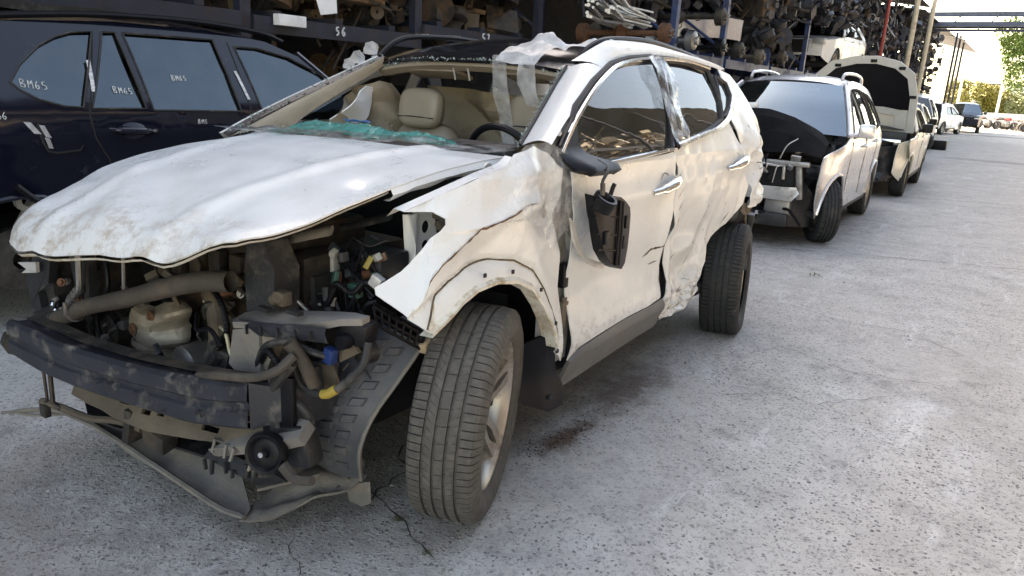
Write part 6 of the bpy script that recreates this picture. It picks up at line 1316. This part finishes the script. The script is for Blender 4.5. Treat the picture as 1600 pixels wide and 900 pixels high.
for i, (x, y) in enumerate(((-1.9, 44.6), (-1.9, 46.6), (-1.9, 49.0))):
    e = MB().tube([(x, y, 0), (x, y, 5.2)], .06, 8).build('shed_pole', M_dkblue); tag(e, ['first thin dark pole at the end of the racks', 'middle thin dark pole at the end of the racks', 'last thin dark pole at the end of the racks'][i], 'pole')
# gantry across the lane
g = empty('gantry', (0, 38, 0)); tag(g, 'steel gantry bridge spanning the lane', 'gantry')
M_gan = pm('gantry_paint', (.07, .085, .12), .5, metal=.3, var=.2)
for z, h in ((4.98, .16), (5.45, .10)):
    for y in (-.5, .5): MB().box((3.5, y, z + .02 * 0), (13.5, .12, h)).build('girder', M_gan, g)
MB().box((3.5, 0, 5.08), (13.5, .95, .04)).build('deck', M_gan, g)
for k in range(10): MB().tube([(-2.9 + k * 1.4, -.5, 5.05), (-2.9 + k * 1.4 + .35, -.5, 5.45)], .03, 6).build('web_strut', M_gan, g)
MB().box((3.5, -.7, 4.72), (13.5, .08, .10)).build('cable_tray', M_dkblue, g)
for k in range(7): MB().tube([(-2.5 + k * 2.0, -.7, 4.74), (-2.5 + k * 2.0, -.55, 4.95)], .025, 6).build('hanger', M_gan, g)
for x in (-2.9, 10.0): MB().box((x, 0, 2.6), (.2, .2, 5.2)).build('leg', M_gan, g)

# ================================================================== what lies on the racks
OLD = dict(W=.86, belt=.98, top=[(-.75,.42,'front_panel'),(-.76,.80,'bonnet'),(.40,.98,'windscreen'),(1.05,1.36,'roof'),(1.9,1.40,'roof'),(2.5,1.30,'rear_window'),(2.95,.98,'tailgate'),(3.3,.95,'tailgate'),(3.35,.42,'')], arch=[(0,.36),(2.55,.36)], sill=.25, win=[[(.66,1.02),(1.08,1.28),(1.46,1.34),(1.46,1.02)], [(1.54,1.02),(1.54,1.34),(2.05,1.32),(2.3,1.02)]], damage=.03, res=.14, cabin=False, m_floor=M_wood)
shells = []
M_gold = pm('gold_brown_paint', (.24, .17, .09), .4, metal=.2, var=.15, dirt=(.12, .08, .05), damt=.3)
M_redp = pm('dull_red_paint', (.22, .03, .025), .4, var=.15, dirt=(.1, .07, .05), damt=.3)
for i, (y, z, rz, pt, lab) in enumerate(((1.35, 2.05, 90, M_gold, 'brown car shell on the rack above the navy SUV'), (4.1, 2.05, 270, M_gold, 'car shell on the rack over the beam numbered 56, seen from below'), (6.7, 2.18, 90, M_dkmetal, 'dark car shell on the rack over the beam numbered 57, seen from below'))):
    c, _ = make_car('car_shell', lab, pt, (-4.9 if rz == 90 else -7.4, y, z), R(rz), OLD, group='car shells stored on the racks')
    ex = MB().tube([(.15, .2, .20), (.18, 1.0, .18), (.10, 1.8, .20), (.2, 2.7, .22)], .035, 8, smooth_n=4).bevbox((.1, 1.5, .17), (.3, .6, .12), .04).build('exhaust', M_brown, c)
    MB().tube([(-.7, 0, .30), (.7, 0, .30)], .05, 8).tube([(-.7, 2.55, .30), (.7, 2.55, .30)], .05, 8).bevbox((0, 0, .26), (.7, .4, .16), .04).build('axles', M_wood, c)
    shells.append(c)
WRK = dict(CR_, damage=.015, res=.12)
wc, _ = make_car('white_rack_car', 'white car with a missing grille stored high on the blue rack', M_white, (-3.35, 20.3, 2.15), R(-3), WRK)
MB().bevbox((-.1, -.86, .70), (.95, .10, .34), .03).build('grille_hole', M_dark, wc)
for s in (-1, 1): MB().bevbox((s * .62, -.80, .82), (.34, .16, .15), .04).build('headlamp', M_lightm, wc)
MB().box((-.1, -.93, .68), (.06, .03, .34)).build('latch_post', M_tan, wc)
sc, _ = make_car('silver_rack_car', 'silver car body with an alloy wheel on the blue rack', M_silver, (-3.75, 13.2, 2.1), R(40), dict(OLD, m_floor=M_dark, tyre=T_far, rim=R_main))
# rear axles with brake drums, pushed onto the front of the rack
def axle(y, z, lab, mat, x=-2.5, yaw=0, rad=.15):
    e = empty('rear_axle', (x, y, z), R(yaw)); tag(e, lab, 'axle', 'axles stored on the blue rack')
    MB().tube([(.0, 0, 0), (-1.4, 0, 0)], .045, 10).lathe([(-.12, .05), (0, .13), (.12, .05)], 14, 'X', c=(-.75, 0, 0)).build('axle_tube', mat, e)
    for xx in (.0, -1.4): MB().lathe([(-.07, .05), (-.06, rad), (.06, rad * .97), (.075, rad * .8), (.08, rad * .4), (.12, rad * .35), (.12, .0001)], 24, 'X', c=(xx, 0, 0)).build('brake_drum', mat, e)
    for k in range(5): MB().lathe([(.0, .0001), (.13, .0001), (.13, .010), (.07, .010)], 8, 'X', c=(.0, .06 * math.cos(k * 1.257), .06 * math.sin(k * 1.257))).build('stud', M_steel, e)
    return e
for a in ((8.9, 2.33, 'rust red brake drum and axle lowest at the near end of the blue rack', M_rust), (11.15, 2.78, 'dark rusty drum axle high beside the silver body', M_dkmetal), (11.3, 2.28, 'black drum axle under the high rusty one', M_blackc), (9.95, 2.30, 'pale ringed drum axle between two blue uprights', M_steel), (13.6, 2.25, 'brown drum axle right of the alloy wheel', M_brown), (12.3, 2.30, 'dark grey drum axle below the silver body', M_dkmetal), (15.2, 2.32, 'dark axle beside the white rack car', M_engine)):
    axle(a[0], a[1], a[2], a[3])
def engine(x, y, z, rz, lab, m_):
    e = empty('stored_engine', (x, y, z), R(rz)); tag(e, lab, 'engine', 'engines stored on the blue rack')
    MB().bevbox((0, 0, .26), (.42, .55, .36), .03).build('block', m_, e); MB().bevbox((0, 0, .50), (.26, .52, .12), .035).build('valve_cover', M_pdark, e); MB().bevbox((0, 0, .06), (.30, .48, .12), .04).build('sump', M_pdark, e)
    for q, rr in (((0, -.31, .14), .09), ((.16, -.31, .34), .06), ((-.14, -.31, .30), .05)): MB().lathe([(-.02, .01), (-.025, rr), (-.005, rr * .85), (.015, rr), (.02, .02)], 18, 'Y', c=q).build('pulley', M_psteel, e)
    for k in range(4): MB().tube([(.20, -.20 + k * .13, .40), (.32, -.20 + k * .13, .36), (.34, -.05 + k * .03, .18)], .025, 7, smooth_n=3).build('manifold_runner', M_rust, e)
    MB().lathe([(-.16, .20), (.10, .12), (.30, .08), (.32, .05)], 16, 'Y', c=(0, .46, .22)).build('gearbox', m_, e)
for a in ((-2.95, 14.6, 3.0, 70, 'engine with rusty manifold just left of the white rack car', M_engine), (-2.9, 22.8, 2.15, 95, 'engine on the blue rack beside the red pole', M_psteel), (-2.9, 24.6, 2.15, 80, 'engine on the blue rack right of the red pole', M_engine), (-2.9, 16.8, 4.05, 100, 'engine on the upper shelf above the white rack car', M_engine), (-2.9, 13.4, 4.05, 85, 'engine at the near end of the upper shelf', M_psteel)): engine(*a)
def bundle(y0, n, lab):
    r = random.Random(int(y0 * 10)); e = MB()
    for k in range(n):
        z = 2.45 + r.uniform(0, .25); x = -2.9 - r.uniform(0, .5); e.tube([(x + .3, y0 - .9, z + r.uniform(-.05, .1)), (x, y0, z), (x - .1, y0 + 1.2, z + r.uniform(-.1, .1))], r.uniform(.012, .03), 5)
    o = e.build('trim_bundle', M_lightm); tag(o, lab, 'trim pieces')
bundle(8.4, 26, 'loose bundle of pale trim strips on the rack above the white wreck')
bx = MB().bevbox((-4.05, 3.2, 1.985), (.10, .34, .11), .01).build('white_box', pm('white_plastic', (.8, .8, .8), .4)); tag(bx, 'white box on the edge of the rack above the navy SUV', 'box')
pp = MB().grid([[(-4.08, 3.55, 2.28), (-4.08, 3.85, 2.26)], [(-4.05, 3.60, 2.08), (-4.05, 3.83, 2.12)]]).build('paper_tag', pm('paper_white', (.8, .8, .78), .8)); tag(pp, 'white paper tag hanging from the rack at the top edge', 'paper')
# clutter packed on the shelves: uncountable scrap
def clutter(name, label, boxes, n, seed, smax=.45, mats=None):
    r = random.Random(seed); mb = MB()
    for _ in range(n):
        b = r.choice(boxes); c = V(*[r.uniform(b[i], b[i + 3]) for i in range(3)]); k = r.random(); s = r.uniform(.06, smax); mi = r.choice((0, 0, 0, 1, 1, 2, 3)); rot = (r.uniform(-1.5, 1.5), r.uniform(-1.5, 1.5), r.uniform(0, 3))
        Mx = Matrix.Rotation(rot[2], 3, 'Z') @ Matrix.Rotation(rot[1], 3, 'Y') @ Matrix.Rotation(rot[0], 3, 'X')
        if k < .30: mb.box(c, (s, s * r.uniform(.3, .9), s * r.uniform(.2, .8)), rot=rot, mi=mi)
        elif k < .62: mb.lathe([(-s * .2, .02), (-s * .2, s * .5), (s * .15, s * .45), (s * .2, .02)], 12, 'X', c=c, rot=Mx, mi=mi)
        elif k < .85:
            d = Mx @ V(s * 1.6, 0, 0); mb.tube([c - d, c + V(0, 0, r.uniform(-.1, .1)), c + d], r.uniform(.01, .035), 6, mi=mi)
        else:
            mb.tube([c + Mx @ V(s * .5 * math.cos(t), s * .5 * math.sin(t), 0) for t in np.linspace(0, 5.6, 9)], r.uniform(.008, .02), 5, mi=mi)
    o = mb.build(name, mats or [M_pdark, M_pdark, M_engine, M_psteel], smooth=30); tag(o, label, kind='stuff'); return o
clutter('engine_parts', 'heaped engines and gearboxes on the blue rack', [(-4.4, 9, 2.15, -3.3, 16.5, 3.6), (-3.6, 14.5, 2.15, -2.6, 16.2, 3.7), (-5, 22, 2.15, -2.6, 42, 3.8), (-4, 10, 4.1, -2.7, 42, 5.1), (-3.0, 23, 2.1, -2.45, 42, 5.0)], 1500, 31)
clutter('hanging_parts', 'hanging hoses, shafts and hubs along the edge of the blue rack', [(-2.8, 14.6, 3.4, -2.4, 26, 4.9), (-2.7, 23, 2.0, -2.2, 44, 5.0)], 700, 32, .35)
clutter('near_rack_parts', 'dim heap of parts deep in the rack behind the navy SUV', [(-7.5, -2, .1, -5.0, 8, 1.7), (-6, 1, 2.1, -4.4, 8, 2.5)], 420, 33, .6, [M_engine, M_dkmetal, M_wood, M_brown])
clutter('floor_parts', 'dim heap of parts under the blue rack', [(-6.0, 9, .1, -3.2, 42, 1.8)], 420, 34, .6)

# ================================================================== the sunlit side of the lane, mirrored in the windows
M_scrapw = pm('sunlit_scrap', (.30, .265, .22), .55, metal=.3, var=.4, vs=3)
orack = rack('storage_rack', 'rack of sunlit scrap across the lane, mirrored in the side windows', 7.4, 11.4, [-6, -2, 2, 6, 10, 14, 18, 22, 26, 30, 34, 38], [2.3, 5.4], 9.2, M_dkblue)
w_ = MB().grid([[(11.8, -10, 0), (11.8, -10, 9.6)], [(11.8, 42, 0), (11.8, 42, 9.6)]]).build('back_wall', M_backw); tag(w_, 'dark sheet wall across the lane, mirrored in the windows', 'wall')
corr('canopy_roof', M_sheet, -8, 40, lambda y: [(7.0, y, 9.4), (9.6, y, 9.6), (12.2, y, 9.7)], 100, 'corrugated roof across the lane, mirrored in the windows', 'roof')
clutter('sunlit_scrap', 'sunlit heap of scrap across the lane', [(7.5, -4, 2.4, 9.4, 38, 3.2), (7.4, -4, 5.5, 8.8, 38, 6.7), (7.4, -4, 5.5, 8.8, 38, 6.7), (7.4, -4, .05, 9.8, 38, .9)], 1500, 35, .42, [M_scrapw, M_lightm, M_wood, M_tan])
r = random.Random(77)
for i, (y, z, pt) in enumerate(((-1, 2.3, M_cream), (4, 2.3, M_silver), (9, 2.3, M_gold), (14, 2.3, M_white), (19, 5.4, M_cream), (24, 2.3, M_redp), (10, 5.4, M_gold), (29, 5.4, M_silver))):
    c = copy_tree(shells[0]); c.location = (10.4, y, z); c.rotation_euler = (0, 0, R(270 + r.uniform(-8, 8)))
    tag(c, '%s on the sunlit rack across the lane, glimpsed in window reflections' % (['pale car shell', 'silver car shell', 'brown car shell', 'white car shell', 'cream car shell', 'red car shell', 'golden car shell', 'grey car shell'][i],), 'car', 'car shells on the rack across the lane')
# ================================================================== far end of the lane
def bike(name, col):
    e = empty(name, (0, 0, 0)); mt = pm('bike_' + name, col, .35, coat=.3); nm = 'motorbike'
    e.name = nm
    for y in (-.68, .66):
        MB().lathe([(-.05, .22), (-.055, .28), (-.03, .31), (.03, .31), (.055, .28), (.05, .22)], 20, 'X', c=(0, y, .31)).lathe([(-.01, .02), (-.01, .24), (.01, .24), (.01, .02)], 16, 'X', c=(0, y, .31)).build('wheel', M_tyre2, e)
    MB().tube([(0, -.68, .31), (0, -.45, .82), (0, -.38, .98)], .04, 7).tube([(-.34, -.30, 1.02), (-.1, -.42, .98), (.1, -.42, .98), (.34, -.30, 1.02)], .018, 6).build('fork', M_steel, e)
    MB().bevbox((0, -.12, .78), (.26, .46, .22), .08).build('tank', mt, e); MB().bevbox((0, .36, .76), (.24, .62, .10), .04).build('seat', M_black, e)
    MB().bevbox((0, 0, .42), (.30, .42, .34), .06).tube([(.12, .1, .28), (.14, .8, .34)], .04, 7).build('engine', M_steel, e)
    MB().bevbox((0, -.56, .86), (.2, .16, .2), .06).build('headlamp', M_lightm, e); MB().bevbox((0, .72, .70), (.16, .26, .08), .02).build('mudguard', mt, e)
    return e
bk = [bike('a', (.05, .05, .055)), bike('b', (.35, .03, .03)), bike('c', (.55, .55, .55))]
spots = [(-1.9, 64.5), (-1.2, 65.5), (-.6, 64.6), (.0, 66), (.5, 64.5), (1.0, 65.2), (1.5, 63.2), (2.0, 62.0), (2.4, 60.5), (-2.6, 66.0)]
r = random.Random(5)
for i, (x, y) in enumerate(spots):
    o = bk[i] if i < 3 else copy_tree(bk[i % 3]); o.location = (x, y, 0); o.rotation_euler = (0, R(6), R(r.uniform(20, 70)))
    col = ['dark', 'red', 'pale grey'][i % 3]; rank = sorted(spots).index((x, y))
    nth = ['leftmost', 'second from the left', 'third from the left', 'fourth from the left', 'fifth from the left', 'fifth from the right', 'fourth from the right', 'third from the right', 'second from the right', 'rightmost'][rank]
    tag(o, '%s motorbike, %s in the row at the end of the lane' % (col, nth), 'motorbike', 'motorbikes parked at the end of the lane')
M_bark = pm('bark', (.10, .075, .05), .9, var=.3, bump=.4)
def leafmat(name, c): 
    m = pm(name, c, .6, var=.35, vs=2.5); b = m.node_tree.nodes['Principled BSDF']; b.inputs['Subsurface Weight'].default_value = 0; return m
def tree(name, label, loc, h, rad, n, mat, seed, zc=.62, ls=.16):
    r = random.Random(seed); e = empty(name, loc); tag(e, label, 'tree'); tr = MB()
    tr.tube([(0, 0, 0), (.1, 0, h * .25), (.0, .1, h * .5), (.1, 0, h * .8)], [.16 * rad / 2, .12 * rad / 2, .08 * rad / 2, .03], 8, smooth_n=4)
    lobes = []
    for k in range(14):
        a = r.uniform(0, 6.28); q = V(math.cos(a) * rad * r.uniform(.2, .8), math.sin(a) * rad * r.uniform(.2, .8), h * r.uniform(zc - .30, zc + .30)); lobes.append((q, rad * r.uniform(.25, .45)))
        tr.tube([(0, 0, h * r.uniform(.2, .4)), V(0, 0, h * .35).lerp(q, .6), q], [.06, .04, .015], 6)
    tr.build('trunk', M_bark, e); mb = MB()
    for _ in range(n):
        c, rr = r.choice(lobes); d = Vector([r.gauss(0, 1) for _ in range(3)]).normalized() * rr * r.uniform(.4, 1.05) ** .6; p = c + d; s = ls * r.uniform(.6, 1.4)
        a = Vector([r.uniform(-1, 1) for _ in range(3)]).normalized(); b_ = a.orthogonal().normalized()
        mb.add([p + a * s, p + b_ * s * .55, p - a * s, p - b_ * s * .55], [(0, 1, 2, 3)])
    mb.build('crown', mat, e, smooth=0)
tree('leafy_tree', 'tall yellow-green tree at the right edge beyond the motorbikes', (1.7, 88, 0), 13.5, 3.6, 11000, leafmat('leaf_green', (.10, .16, .035)), 1)
tree('hedge_tree', 'low golden bush left of the white pole at the end of the lane', (-5.2, 105, 0), 4.4, 2.6, 4500, leafmat('leaf_gold', (.21, .19, .04)), 2, .55)
tree('hedge_tree', 'second golden bush beyond the end of the lane', (-2.2, 106, 0), 4.0, 2.3, 4000, leafmat('leaf_gold', (.21, .19, .04)), 3, .55)
tree('hedge_tree', 'pale green shrub before the light wall at the end of the lane', (.8, 104, 0), 3.6, 2.2, 3500, leafmat('leaf_pale', (.20, .22, .10)), 4, .55)
e = empty('far_building', (3, 118, 0)); tag(e, 'pale building beyond the trees at the end of the lane', 'building')
MB().box((0, 0, 2.2), (16, 6, 4.4)).build('wall', pm('pale_wall', (.60, .62, .60), .8), e); MB().box((0, 0, 4.5), (16.6, 6.6, .2)).build('roof', M_sheet, e)
for k in range(6): MB().box((-6.5 + k * 2.4, -3.02, 2.4), (1.1, .06, 1.2)).build('window', M_glassd, e)
for i, (x, y) in enumerate(((-4.9, 92), (-1.2, 92))):
    e = MB().tube([(x, y, 0), (x, y, 4.4)], .12, 10).build('white_pole', M_white); tag(e, ['white pole before the golden bush', 'white pole nearer the tall tree'][i], 'pole')
w_ = MB().box((-2, 100, .5), (24, .2, 1.0)).build('low_wall', pm('pale_wall', (.60, .62, .60))); tag(w_, 'low pale wall behind the motorbikes', 'wall')
